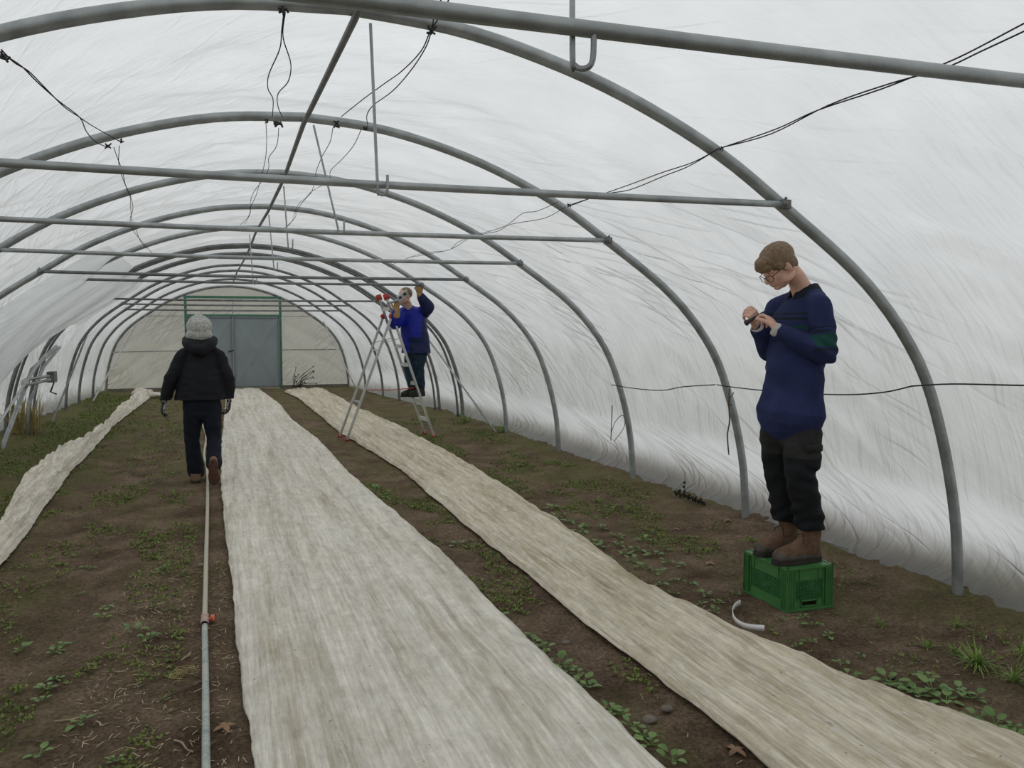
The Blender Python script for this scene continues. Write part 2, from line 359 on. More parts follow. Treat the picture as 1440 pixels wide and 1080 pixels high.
def loft(bm, pts, rad, ref, k=5, seg=20):
    """closed body: ellipse rings; rad = [(a,b)], a along the projected ref; round ends"""
    P = [Vector((p[0], p[1], p[2])) for p in pts]
    C = catmull(P, k); Q = catmull([Vector((r[0], r[1], 0)) for r in rad], k)
    ref = Vector(ref); rings = []
    T = [(C[min(i + 1, len(C) - 1)] - C[max(i - 1, 0)]).normalized() for i in range(len(C))]
    def ring(c, t, a, b):
        u = (ref - t * ref.dot(t)).normalized(); v = t.cross(u)
        return [bm.verts.new(c + u * (a * math.cos(2 * PI * j / seg)) + v * (b * math.sin(2 * PI * j / seg))) for j in range(seg)]
    def cap(c, t, a, b, s):
        rs = []
        for w in (0.35, 0.68, 0.92):
            rs.append(ring(c + t * (s * w * min(a, b)), t, a * math.sqrt(1 - w * w), b * math.sqrt(1 - w * w)))
        return rs
    st = cap(C[0], T[0], Q[0].x, Q[0].y, -1)[::-1]
    en = cap(C[-1], T[-1], Q[-1].x, Q[-1].y, 1)
    rings = st + [ring(C[i], T[i], Q[i].x, Q[i].y) for i in range(len(C))] + en
    for a, b in zip(rings, rings[1:]):
        for j in range(seg): bm.faces.new((a[j], a[(j + 1) % seg], b[(j + 1) % seg], b[j]))
    bm.faces.new(rings[0][::-1]); bm.faces.new(rings[-1])
    return bm
def caps(bm, pts, r, seg=14, k=4):
    """round tapered limb through points"""
    rr = [(x, x) for x in r]
    d = Vector(pts[-1]) - Vector(pts[0]); ref = Vector((0.13, 0.31, 0.94)) if abs(d.normalized().z) < 0.8 else Vector((0.93, 0.3, 0.1))
    return loft(bm, pts, rr, ref, k, seg)
def ell(bm, c, ax, rad, seg=20):
    m = Matrix.Translation(Vector(c)) @ Matrix(ax).transposed().to_4x4() @ Matrix.Diagonal((rad[0], rad[1], rad[2], 1))
    bmesh.ops.create_uvsphere(bm, u_segments=seg, v_segments=seg * 2 // 3, radius=1.0, matrix=m); return bm
def remesh(bm, voxel, it=3, fac=0.5):
    bmesh.ops.recalc_face_normals(bm, faces=bm.faces)
    me = bpy.data.meshes.new('tmp'); bm.to_mesh(me); bm.free()
    o = bpy.data.objects.new('tmp', me); COL.objects.link(o)
    m = o.modifiers.new('r', 'REMESH'); m.mode = 'VOXEL'; m.voxel_size = voxel; m.use_smooth_shade = True
    s = o.modifiers.new('s', 'SMOOTH'); s.factor = fac; s.iterations = it
    dg = bpy.context.evaluated_depsgraph_get(); dg.update()
    out = bpy.data.meshes.new_from_object(o.evaluated_get(dg))
    bpy.data.objects.remove(o); bpy.data.meshes.remove(me)
    return out
def displace(me, fn):
    b = bmesh.new(); b.from_mesh(me); b.normal_update()
    mv = [(v, v.normal * fn(v.co, v.normal)) for v in b.verts]
    for v, d in mv: v.co += d
    b.to_mesh(me); b.free(); return me
def cut(me, co, no):
    b = bmesh.new(); b.from_mesh(me)
    g = bmesh.ops.bisect_plane(b, geom=b.verts[:] + b.edges[:] + b.faces[:], plane_co=co, plane_no=no, clear_outer=True)
    ed = [e for e in g['geom_cut'] if isinstance(e, bmesh.types.BMEdge)]
    bmesh.ops.holes_fill(b, edges=ed)
    b.to_mesh(me); b.free(); return me
def nz(x, y, z=0.0): return noise.noise(Vector((x, y, z)))
def lerp_tab(tab, y):
    if y <= tab[0][0]: return tab[0][1:]
    for a, b in zip(tab, tab[1:]):
        if y <= b[0]:
            t = (y - a[0]) / (b[0] - a[0]); return tuple(p + (q - p) * t for p, q in zip(a[1:], b[1:]))
    return tab[-1][1:]

# ------------------------------------------------------------------ ground
def gz(x, y):
    z = 0.014 * nz(x * 1.1, y * 0.9, 3) + 0.010 * nz(x * 4, y * 4, 1)
    if x > 3.3: z += 0.05 * min(1, (x - 3.3) / 0.5)
    if x < -2.3: z += 0.04 * min(1, (-2.3 - x) / 0.5)
    z -= 0.030 * math.exp(-((x + 0.85 + 0.1 * nz(y * 0.4, 2)) / 0.10) ** 2)   # old wheel ruts
    z -= 0.020 * math.exp(-((x + 1.15) / 0.07) ** 2)
    z -= 0.02 * math.exp(-((x - 1.58) / 0.12) ** 2)
    # level footing under the crate
    k = math.exp(-(((x - 3.02) / 0.32) ** 4 + ((y - 3.97) / 0.36) ** 4))
    return z * (1 - k)
def gzf(x, y): return gz(x, y) + 0.013 * nz(x * 11, y * 11, 5) + 0.010 * abs(nz(x * 27, y * 27, 8)) + 0.010 * max(0, nz(x * 19, y * 19, 12) - .25)
xs = [-4.2 + 0.04 * i for i in range(236)]
ys = []; y = 1.2
while y < 23.0: ys.append(y); y += 0.02 + 0.006 * max(0, y - 2)
ys = [-3, -2, -1, 0, 0.6] + ys
bm = bmesh.new(); rows = []
for yy in ys: rows.append([bm.verts.new((xx, yy, gzf(xx, yy) - 0.006)) for xx in xs])
for a, b in zip(rows, rows[1:]):
    for i in range(len(xs) - 1): bm.faces.new((a[i], a[i + 1], b[i + 1], b[i]))
fl = obj('floor', bm, M['soil'], base=(0, 0, 0)); tag(fl, kind='structure')

def meadow_mat():
    m, nt, out = newmat('meadow')
    b = N(nt, 'ShaderNodeBsdfPrincipled', Roughness=0.95)
    nt.links.new(ramp(nt, noi(nt, pos_node(nt), 0.8, 7, 0.7), [(0.3, (0.10, 0.10, 0.05)), (0.7, (0.20, 0.18, 0.11))]), b.inputs['Base Color'])
    nt.links.new(b.outputs[0], out.inputs[0]); return m
bm = bmesh.new()
for (x0, x1, y0, y1) in ((-60, -4.0, -40, 80), (5.0, 60, -40, 80), (-4.0, 5.0, 22.8, 80), (-4.0, 5.0, -40, -2.9)):
    bm.faces.new([bm.verts.new(p) for p in ((x0, y0, -0.04), (x1, y0, -0.04), (x1, y1, -0.04), (x0, y1, -0.04))])
tag(obj('ground', bm, meadow_mat(), base=(0, 0, 0), smooth=False), kind='structure')

# ------------------------------------------------------------------ hoops and film
PROF = [(1.0, 0.0), (0.988, 0.17), (0.95, 0.345), (0.895, 0.487), (0.79, 0.625), (0.63, 0.757), (0.52, 0.838), (0.39, 0.908), (0.27, 0.955), (0.14, 0.988), (0.0, 1.0)]
_half = catmull([Vector((a, 0, b)) for a, b in PROF], 10)
_full = _half + [Vector((-p.x, 0, p.z)) for p in _half[::-1][1:]]
_len = [0.0]
for a, b in zip(_full, _full[1:]): _len.append(_len[-1] + math.hypot((a.x - b.x) * 3.36, (a.z - b.z) * 2.86))
TOT = _len[-1]
def prof(t):
    s = t * TOT
    lo, hi = 0, len(_len) - 1
    while hi - lo > 1:
        m_ = (lo + hi) // 2
        if _len[m_] <= s: lo = m_
        else: hi = m_
    k = (s - _len[lo]) / (_len[hi] - _len[lo]); p = _full[lo].lerp(_full[hi], k); return p.x, p.z
ARCH = [(-2.4, .52, 3.37, 2.86), (-0.4, .52, 3.37, 2.86), (1.6, .52, 3.37, 2.86), (3.6, .52, 3.37, 2.86), (5.65, .53, 3.37, 2.89), (7.55, .52, 3.36, 2.86),
        (9.45, .51, 3.34, 2.83), (11.4, .48, 3.36, 2.82), (13.6, .45, 3.36, 2.80), (14.8, .43, 3.28, 2.77), (17.3, .38, 3.10, 2.75),
        (18.4, .34, 3.00, 2.71), (20.0, .30, 2.92, 2.62), (22.3, .26, 2.88, 2.56)]
def AP(t, y, off=0.0):
    cx, hw, H = lerp_tab(ARCH, y); x, z = prof(t)
    x2, z2 = prof(min(1, t + 0.004)); x1, z1 = prof(max(0, t - 0.004))
    tx, tz = (x2 - x1) * hw, (z2 - z1) * H; l = math.hypot(tx, tz) or 1
    nx, nzz = tz / l, -tx / l      # outward
    return Vector((cx + x * hw + nx * off, y, z * H + nzz * off))
def side_t(frac_z, right=True):
    lo = 0.0; hi = 0.5
    for _ in range(30):
        m_ = (lo + hi) / 2
        if prof(m_)[1] < frac_z: lo = m_
        else: hi = m_
    return lo if right else 1 - lo
words = {3: 'nearest to the camera, behind the man on the crate', 4: 'second from the camera, its foot left of the green crate', 5: 'third from the camera',
         6: 'fourth from the camera, before the ladder', 7: 'fifth from the camera, rising just behind the ladder', 8: 'sixth from the camera, behind the man on the ladder',
         9: 'seventh from the camera, just past the join', 10: 'eighth from the camera, a thin line far down the tunnel', 11: 'ninth from the camera, far down the tunnel', 12: 'tenth from the camera, last but one before the doors',
         13: 'framing the far end wall'}
hoops = {}
for i, (Y0, cx, hw, H) in enumerate(ARCH):
    if i < 3: continue
    bm = bmesh.new(); n = 90
    pts = [AP(k / n, Y0) for k in range(n + 1)]
    pts = [pts[0] + Vector((0.0, 0, -0.12))] + pts + [pts[-1] + Vector((0, 0, -0.12))]
    tube(bm, pts, 0.030 if i < 9 else 0.026, 12)
    o = obj('steel_hoop', bm, M['steel'] if i < 8 else M['steel_dark'], base=(cx, Y0, 0))
    tag(o, 'grey galvanised steel tunnel hoop, ' + words[i], 'tunnel hoop', 'steel hoops of the tunnel'); hoops[i] = o
# extra doubled hoop where two covers join
for (dy, lab) in ((0.22, 'thin doubled hoop clamped just beyond the sixth hoop, at the join of the films'), (1.42, 'thin doubled hoop clamped just beyond the seventh hoop')):
    Y0 = 13.6 + dy; bm = bmesh.new(); tube(bm, [AP(k / 80, Y0, -0.01) for k in range(81)], 0.02, 8)
    o = obj('steel_hoop', bm, M['steel_dark'], base=(0.45, Y0, 0)); tag(o, lab, 'tunnel hoop', 'steel hoops of the tunnel')

def film_full():
    nu = 150; vs = []; y = -2.4
    while y < 22.3: vs.append(y); y += 0.055 if 1 < y < 9 else (0.09 if 1 < y < 14 else 0.16)
    vs.append(22.3)
    ya = [a[0] for a in ARCH]
    def off(t, y):
        i = max(k for k in range(len(ya)) if ya[k] <= y + 1e-6); i = min(i, len(ya) - 2)
        f = (y - ya[i]) / (ya[i + 1] - ya[i]); w = math.sin(PI * f) ; s = t * TOT
        o = 0.036 - 0.03 * w * math.sin(PI * min(1, max(0, t)))
        # folds that fan from the hoops, slack film between them
        wr = noise.fractal(Vector((s * 0.8 + y * 1.3, y * 1.1 - s * 1.6, 2.0)), 0.7, 2.2, 3)
        o += 0.030 * w * wr + 0.010 * w * nz(s * 3 - y * 2, y * 5 + s * 1.5, 4)
        # long sweeping creases
        for (ph, sl, amp) in ((0.0, 0.55, .022), (0.37, 0.9, .022), (.7, .75, .018)):
            q = (min(s, TOT - s) * 0.9 - y * sl + 40 + 0.35 * nz(s * .7, y * .6, ph * 9) + ph * 3) % 0.95
            o += amp * w * math.exp(-((q - 0.45) / 0.065) ** 2) * (1 if 0.4 < s < 3.2 or s > TOT - 3.2 else 0.25)
        return max(o, 0.031 if min(f, 1 - f) < 0.03 else 0.0)
    V = []; UV = []
    for y in vs:
        for k in range(nu + 1):
            t = k / nu; p = AP(t, y, off(t, y)); s = min(t, 1 - t) * TOT
            # skirt: the film's foot flares outward over the outer soil
            if s < 0.60:
                q = s / 0.60; sg = 1 if t < 0.5 else -1
                wv = (1 + 0.3 * nz(y * 1.2, sg * 3)) * max(0, min(1, (22.1 - y) / 3.5))
                p.x += sg * 0.27 * wv * math.sin(PI * q ** 0.62) + sg * .02 * (1 - q); p.z = max(p.z, 0) + 0.03 * (1 - q) * (1 if sg > 0 else .3)
            V.append(tuple(p)); UV.append((t * TOT, y))
    F = []; w_ = nu + 1
    for j in range(len(vs) - 1):
        for k in range(nu): F.append((j * w_ + k, j * w_ + k + 1, (j + 1) * w_ + k + 1, (j + 1) * w_ + k))
    return V, UV, F, nu, len(vs)
V, UV, F, nu, nv = film_full()
full = bpy.data.meshes.new('full'); full.from_pydata(V, [], F); full.update()
NRM = [v.normal.copy() for v in full.vertices]
def film_part(name, k0, k1):
    idx = {}; vv = []; ff = []
    for f in F:
        k = f[0] % (nu + 1)
        if k0 <= k < k1:
            g = []
            for v in f:
                if v not in idx: idx[v] = len(vv); vv.append(v)
                g.append(idx[v])
            ff.append(g)
    me = bpy.data.meshes.new(name); me.from_pydata([V[i] for i in vv], [], ff); me.update()
    uvl = me.uv_layers.new(name='UVMap')
    for p in me.polygons:
        for li in p.loop_indices: uvl.data[li].uv = UV[vv[me.loops[li].vertex_index]]
    for p in me.polygons: p.use_smooth = True
    me.normals_split_custom_set_from_vertices([NRM[i] for i in vv])
    me.materials.append(M['film'])
    o = bpy.data.objects.new(name, me); COL.objects.link(o); tag(o, kind='structure'); return o
kz = int(side_t(0.70) * nu)
film_part('wall_right', 0, kz); film_part('ceiling', kz, nu - kz); film_part('wall_left', nu - kz, nu)

# ridge purlin
bm = bmesh.new()
pts = [AP(0.5, a[0], -0.045) for a in ARCH[2:13]]
offs = [.03, .03, .0, .02, .0, -.02, -.0, 0, 0, 0, 0]
pts = [p + Vector((o_, 0, 0)) for p, o_ in zip(pts, offs)]
tube(bm, pts, 0.0155, 10)
tag(obj('ridge_purlin', bm, M['steel_dark']), 'long thin steel ridge pipe running under the hoops along the top of the tunnel', 'ridge pipe')

# crossbars
def crossbar(Y0, zl, lab, i=None, r=0.0165, mat='steel', xl=None, xr=None, y2=None):
    cx, hw, H = lerp_tab(ARCH, Y0)
    fz = zl / H; tR = side_t(fz); tL = 1 - tR
    a = AP(tL, Y0, -0.03); b = AP(tR, Y0, -0.03)
    if xl is not None: a = Vector((xl, Y0, zl))
    if xr is not None: b = Vector((xr, Y0, zl))
    a.z = b.z = zl; a.y -= 0.035; b.y -= 0.035
    root = thing('crossbar', ((a.x + b.x) / 2, a.y, zl), lab, 'crossbar', 'crossbars of the tunnel')
    bm = bmesh.new(); n = 24
    pts = [a.lerp(b, k / n) - Vector((0, 0, 0.012 * math.sin(PI * k / n))) for k in range(n + 1)]
    tube(bm, pts, r, 10); obj('pipe', bm, M[mat], root)
    for p, s in ((a, 1), (b, -1)):
        bm = bmesh.new(); q = AP(tR if s < 0 else tL, Y0)
        box(bm, (p.x - s * 0.012, p.y, p.z), (0.05, 0.03, 0.045)); tube(bm, [(p.x, p.y - 0.03, p.z), (p.x, p.y + 0.03, p.z)], 0.010, 8)
        tube(bm, [(p.x - s * 0.02, p.y + 0.02, p.z + 0.02), (q.x + s * 0.0, q.y - 0.035, q.z + 0.03), (q.x - s * 0.03, q.y, q.z + 0.05)], 0.006, 6)
        obj('clamp', bm, M['steel_dark'], root)
    return root
crossbar(1.65, 2.165, 'thick steel crossbar running across the top of the picture, closest to the camera', r=0.0175)
crossbar(3.6, 2.155, 'steel crossbar on the nearest hoop, ending right above the man on the crate')
crossbar(5.65, 2.175, 'steel crossbar on the second hoop')
crossbar(7.55, 2.145, 'steel crossbar on the third hoop')
crossbar(9.45, 2.095, 'steel crossbar on the fourth hoop, right above the ladder top', mat='steel_dark')
crossbar(11.4, 2.125, 'steel crossbar gripped by the man on the ladder', mat='steel_dark')
crossbar(14.8, 2.0, 'dark crossbar spanning just above the double doors, foremost of the three far bars', mat='steel_dark')
crossbar(17.3, 1.98, 'thin far crossbar in front of the gable, middle of the three far bars', mat='steel_dark')
crossbar(18.4, 1.90, 'thin far crossbar closest to the door lintel', mat='steel_dark')

# hanger rods
def rod(a, b, lab, hook=True, r=0.0065):
    a = Vector(a); b = Vector(b)
    bm = bmesh.new(); pts = [a, a.lerp(b, .5), b]
    if hook: pts = [a, a.lerp(b, .5), b, b + Vector((0.006, 0, -0.028)), b + Vector((0.022, -0.012, -0.036)), b + Vector((0.036, -0.02, -0.02)), b + Vector((0.038, -0.02, 0.045))]
    tube(bm, [pts[0]] + catmull(pts[1:], 4), r, 8)
    tag(obj('hanger_rod', bm, M['steel']), lab, 'hanger rod', 'hanger rods under the ridge')
rod(AP(0.5, 1.66, -0.05) + Vector((0.18, 0, 0)), PY(805, 72, 1.63), 'bent steel hanger rod hooked around the closest crossbar')
rod(PY(521, 33, 3.56), PY(531, 262, 3.555), 'steel hanger rod dropping to the crossbar of the nearest hoop')
rod(PY(441, 176, 5.6), PY(475, 320, 5.6), 'slanting steel hanger rod dropping to the crossbar of the second hoop')
rod(PY(399, 262, 7.5), PY(405, 344, 7.5), 'thin hanger rod dropping to the crossbar of the third hoop')
rod(PY(378, 302, 9.4), PY(385, 375, 9.4), 'thin hanger rod dropping to the crossbar of the fourth hoop')
rod(PY(351, 330, 11.35), PY(356, 396, 11.35), 'thin hanger rod dropping to the bar the ladder man holds')

# strings tied along the hoops
def strings(name, strands, lab, r=0.0028, knots=()):
    root = thing(name, strands[0][0], lab, 'string', 'dark strings tied along the tunnel')
    for s in strands:
        bm = bmesh.new(); tube(bm, catmull(s, 5), r, 6); obj('strand', bm, M['wire'], root)
    for (p, sz) in knots:
        bm = bmesh.new()
        for q in range(4):
            d = Vector((random.uniform(-1, 1), random.uniform(-.4, .4), random.uniform(-1, 1))) * sz
            tube(bm, catmull([p - d, p + Vector((random.uniform(-1, 1), 0, random.uniform(-1, 1))) * sz * .5, p + d], 3), sz * 0.22, 6)
        obj('knot', bm, M['rubber'], root)
    return root
def zprof(u):
    lo = 0.0; hi = 0.5
    for _ in range(18):
        m_ = (lo + hi) / 2
        if prof(m_)[0] > u: lo = m_
        else: hi = m_
    return prof(lo)[1]
def inside(p, g=.045):
    cx, hw, H = lerp_tab(ARCH, p.y); u = abs(p.x - cx) / (hw - g)
    return u < 1 and p.z < zprof(u) * (H - g)
def path(lst):  # (px,py,Y): a point of the string, kept on the inner side of the film
    out = []
    for px, py, Y0 in lst:
        p = PY(px, py, Y0); o_ = Vector((0, 0, CAMH))
        if not inside(p):
            lo, hi = 0.0, 1.0
            for _ in range(16):
                m_ = (lo + hi) / 2
                if inside(o_.lerp(p, m_)): lo = m_
                else: hi = m_
            p = o_.lerp(p, lo)
        out.append(p)
    return out
strings('string', [path([(2, 70, 3.6), (20, 88, 3.85), (40, 100, 4.1), (62, 122, 4.5), (90, 150, 4.9), (112, 165, 5.1), (130, 177, 5.3), (165, 197, 5.6)]),
                   path([(4, 76, 3.6), (30, 93, 3.95), (52, 115, 4.3), (80, 140, 4.7), (112, 165, 5.1), (121, 184, 5.3), (135, 200, 5.5), (155, 208, 5.6)])],
        'pair of dark strings at upper left between the nearest and second hoops', knots=[(PY(6, 80, 3.56), .02), (PY(152, 205, 5.6), .02), (PY(170, 198, 5.6), .018)])
strings('string', [path([(160, 207, 5.6), (165, 222, 5.9), (172, 240, 6.3), (177, 262, 6.9), (183, 277, 7.5), (184, 295, 7.9), (186, 312, 8.3), (192, 325, 8.9), (197, 338, 9.3), (206, 350, 9.9)]),
                   path([(168, 205, 5.6), (167, 230, 5.95), (173, 252, 6.4), (181, 270, 7.1), (184, 277, 7.5), (187, 293, 7.9), (183, 310, 8.3), (188, 325, 8.9), (200, 340, 9.4), (214, 356, 10.2)])],
        'thin wavy strings at left running on from the second hoop', r=.0024)
strings('string', [path([(399, 18, 3.6), (396, 45, 3.9), (393, 70, 4.2), (378, 105, 4.5), (377, 125, 4.8), (384, 140, 5.2), (383, 163, 5.6)]),
                   path([(401, 18, 3.6), (398, 52, 3.95), (409, 90, 4.35), (405, 115, 4.7), (391, 132, 5.0), (391, 150, 5.3), (397, 164, 5.6)])],
        'two loose strings hanging in a loop left of the ridge pipe, nearest bay', knots=[(PY(398, 15, 3.57), .022)])
strings('string', [path([(374, 172, 5.6), (375, 200, 6.1), (373, 225, 6.7), (367, 250, 7.5), (360, 275, 8.2), (353, 290, 9.2), (349, 305, 10.0), (338, 316, 10.8)]),
                   path([(392, 180, 5.6), (389, 205, 6.0), (378, 222, 6.5), (378, 235, 7.0), (372, 250, 7.5), (357, 270, 8.1), (352, 285, 8.8), (352, 300, 9.5), (344, 315, 10.6)])],
        'two thin strings left of the ridge pipe, from the second hoop onwards', r=.0024, knots=[(PY(375, 170, 5.58), .016), (PY(391, 175, 5.57), .03)])
strings('string', [path([(640, -20, 3.1), (622, 18, 3.4), (606, 42, 3.6), (592, 72, 3.9), (565, 100, 4.3), (540, 118, 4.6), (510, 140, 5.1), (480, 164, 5.6)]),
                   path([(630, -20, 3.1), (612, 18, 3.4), (607, 42, 3.6), (598, 68, 3.9), (577, 100, 4.3), (552, 128, 4.7), (525, 148, 5.1), (516, 162, 5.4), (517, 175, 5.6)])],
        'pair of strings crossing right of the ridge pipe in the nearest bay', knots=[(PY(607, 42, 3.57), .022)])
strings('string', [path([(468, 180, 5.6), (464, 200, 6.0), (453, 220, 6.5), (445, 240, 7.0), (443, 252, 7.5), (438, 270, 7.9), (425, 285, 8.4), (417, 297, 9.0), (414, 308, 9.6), (398, 322, 10.6)]),
                   path([(508, 182, 5.6), (497, 205, 6.0), (480, 225, 6.5), (465, 240, 7.0), (462, 255, 7.5), (440, 268, 7.9), (428, 280, 8.4), (418, 290, 9.0), (410, 312, 9.8), (395, 326, 10.7)])],
        'two thin strings right of the ridge pipe, from the second hoop onwards', r=.0024, knots=[(PY(473, 175, 5.57), .024), (PY(514, 180, 5.57), .02)])
strings('string', [path([(1480, 14, 2.75), (1440, 33, 2.85), (1360, 75, 3.0), (1310, 97, 3.1), (1240, 125, 3.2), (1150, 155, 3.35), (1090, 182, 3.45), (1017, 207, 3.57)]),
                   path([(1480, 25, 2.75), (1440, 44, 2.85), (1380, 72, 3.0), (1325, 97, 3.1), (1250, 118, 3.2), (1165, 148, 3.35), (1085, 188, 3.45), (1017, 207, 3.57)])],
        'pair of dark strings at upper right reaching the nearest hoop', knots=[(PY(1015, 209, 3.56), .012)])
strings('string', [path([(1012, 208, 3.6), (975, 228, 3.95), (930, 243, 4.5), (890, 258, 4.9), (850, 272, 5.3), (802, 288, 5.6)]),
                   path([(1012, 208, 3.6), (970, 233, 3.95), (935, 247, 4.5), (885, 267, 4.9), (845, 274, 5.3), (798, 291, 5.6)])],
        'pair of dark strings on the right between the nearest and second hoops', knots=[(PY(800, 289, 5.57), .016)])
strings('string', [path([(785, 284, 5.6), (755, 297, 6.0), (735, 300, 6.4), (710, 318, 6.9), (672, 330, 7.5), (655, 338, 8.0), (635, 350, 8.6), (610, 356, 9.2), (575, 362, 9.9)]),
                   path([(795, 291, 5.6), (765, 307, 6.1), (720, 315, 6.7), (700, 325, 7.1), (676, 330, 7.5), (645, 340, 8.0), (630, 352, 8.6), (590, 357, 9.5), (545, 375, 10.8)])],
        'thin pair of strings on the right running on from the second hoop', r=.0024)
strings('string', [path([(1500, 541, 3.0), (1440, 542, 3.2), (1340, 540, 3.45), (1282, 543, 3.52)]), path([(1282, 543, 3.52), (1240, 552, 3.8), (1180, 555, 4.2), (1095, 551, 4.8), (1035, 545, 5.4), (1008, 541, 5.62)]),
                   path([(1006, 541, 5.62), (960, 544, 6.0), (930, 549, 6.4), (890, 546, 7.1), (860, 541, 7.5)])],
        'single dark cord strung at waist height along the right film wall', r=.004)

# hanging dry twigs on the right wall
def twig(pts, r, lab, extra=()):
    bm = bmesh.new(); tube(bm, catmull(pts, 5), [r] * (5 * (len(pts) - 1)) + [r * .6], 6)
    for e in extra: tube(bm, catmull(e, 4), r * .7, 6)
    tag(obj('dry_tendril', bm, M['twig']), lab, 'dry plant stem')
twig(path([(1026, 546, 5.5), (1025, 570, 5.5), (1026, 592, 5.5), (1023, 612, 5.5), (1025, 640, 5.5)]), .006, 'dry brown stem hanging from the cord behind the second hoop', [path([(1025, 562, 5.5), (1032, 552, 5.5)]), path([(1024, 569, 5.5), (1029, 570, 5.5)])])
twig(path([(861, 570, 7.45), (860, 595, 7.45), (859, 620, 7.45)]), .005, 'thin dry tendril loop hanging by the third hoop', [path([(859, 610, 7.45), (866, 592, 7.45), (876, 584, 7.45), (878, 600, 7.45), (864, 620, 7.45)])])

# ------------------------------------------------------------------ far end wall
YE = 22.3
def ez(x):  # profile height of the end at x
    cx, hw, H = lerp_tab(ARCH, YE); u = abs(x - cx) / hw
    lo = 0.0; hi = 0.5
    for _ in range(30):
        m_ = (lo + hi) / 2
        if prof(m_)[0] > u: lo = m_
        else: hi = m_
    return prof(lo)[1] * H
def end_panel(name, x0, x1, z0=0.0, ztop=None, n=36, m_=26, seed=0.0):
    bm = bmesh.new(); uvl = bm.loops.layers.uv.new('UVMap'); rows = []
    for i in range(n + 1):
        x = x0 + (x1 - x0) * i / n; zt = ez(x) if ztop is None else min(ztop, ez(x)); col = []
        for j in range(m_ + 1):
            z = z0 + (max(zt, z0 + 0.001) - z0) * j / m_
            fx = min(x - x0, x1 - x); sg = 1 if seed > 0.5 else -1
            q = (z * 0.8 + sg * (x - x0) * 0.5 + 0.15 * nz(x, z, seed)) % 0.42
            dy = 0.02 * math.exp(-((q - .2) / .05) ** 2) * min(1, fx * 4)
            col.append(bm.verts.new((x, YE + 0.03 - dy + 0.01 * nz(x * 2, z * 2, seed), z)))
        rows.append(col)
    for a, b in zip(rows, rows[1:]):
        for j in range(m_):
            f = bm.faces.new((a[j], b[j], b[j + 1], a[j + 1]))
            for l in f.loops: l[uvl].uv = (l.vert.co.z * 1.5, l.vert.co.x * 1.5)
    return tag(obj(name, bm, M['film_end']), kind='structure')
XL, XR = -0.80, 1.44
end_panel('wall_back', -2.62, XL, seed=.2); end_panel('wall_back', XR, 3.14, seed=.9)
end_panel('wall_back', XL, XR, z0=1.85, ztop=2.27, n=20, m_=8, seed=.4); end_panel('wall_back', XL, XR, z0=2.32, n=20, m_=6, seed=.3)
def trim(k, a, b, w, h, mat, name='trim_'):
    bm = bmesh.new(); bar(bm, a, b, w, h, Vector((0, 0, 1)) if abs((Vector(b) - Vector(a)).normalized().z) < .9 else Vector((0, 1, 0)))
    tag(obj(name + str(k), bm, M[mat], smooth=False), kind='structure')
trim(1, (XL, YE - .02, 0), (XL, YE - .02, 2.30), .06, .06, 'green_steel')
trim(2, (XR, YE - .02, 0), (XR, YE - .02, 2.30), .06, .06, 'green_steel')
trim(3, (XL - .04, YE - .03, 2.29), (XR + .04, YE - .03, 2.29), .05, .06, 'green_steel')
trim(4, (XL, YE - .03, 1.84), (XR, YE - .03, 1.84), .05, .05, 'green_steel')
trim(5, (-2.52, YE - .02, .95), (XL, YE - .02, .97), .025, .025, 'steel')
trim(6, (XR, YE - .02, .97), (3.1, YE - .02, .97), .025, .025, 'steel')
trim(7, (-1.9, YE - .02, 1.82), (XL, YE - .02, 1.82), .02, .02, 'steel')
trim(8, (XR, YE - .02, 1.82), (2.4, YE - .02, 1.82), .02, .02, 'steel')
trim(9, (-2.6, YE, .03), (XL, YE, .03), .05, .08, 'timber')
trim(10, (XR, YE, .03), (3.12, YE, .03), .05, .08, 'timber')
trim(11, (.29, YE - .02, 1.86), (.29, YE - .02, 2.27), .02, .02, 'steel')
def door(k, x0, x1, side):
    root = bpy.data.objects.new('door_%d' % k, None); COL.objects.link(root); root.location = ((x0 + x1) / 2, YE - .02, 0.0); tag(root, kind='structure')
    z0, z1 = .04, 1.81
    bm = bmesh.new(); n = 24; rows = []
    for i in range(n + 1):
        col = []
        for j in range(n + 1):
            u, v = i / n, j / n
            d = min(abs(u - v), abs(u + v - 1)); dy = -0.016 * math.exp(-(d / .035) ** 2)
            col.append(bm.verts.new((x0 + (x1 - x0) * u, YE - .035 + dy, z0 + (z1 - z0) * v)))
        rows.append(col)
    for a, b in zip(rows, rows[1:]):
        for j in range(n): bm.faces.new((a[j], b[j], b[j + 1], a[j + 1]))
    obj('door_leaf', bm, M['door'], root)
    for (a, b) in (((x0, YE - .05, z0), (x0, YE - .05, z1)), ((x1, YE - .05, z0), (x1, YE - .05, z1)), ((x0, YE - .05, z0 + .015), (x1, YE - .05, z0 + .015)), ((x0, YE - .05, z1 - .015), (x1, YE - .05, z1 - .015))):
        bm = bmesh.new(); bar(bm, a, b, .035, .035, Vector((0, 1, 0)) if a[0] == b[0] else Vector((0, 0, 1))); obj('frame_rail', bm, M['door_edge'], root, smooth=False)
    if side:
        bm = bmesh.new(); tube(bm, [(x1 + .02, YE - .09, .98), (x1 - .10, YE - .11, .93)], .014, 8); tube(bm, [(x1, YE - .04, .97), (x1, YE - .1, .97)], .012, 8)
        obj('handle', bm, M['rubber'], root)
    return root
door(1, -.76, .27, True); door(2, .31, 1.40, False)
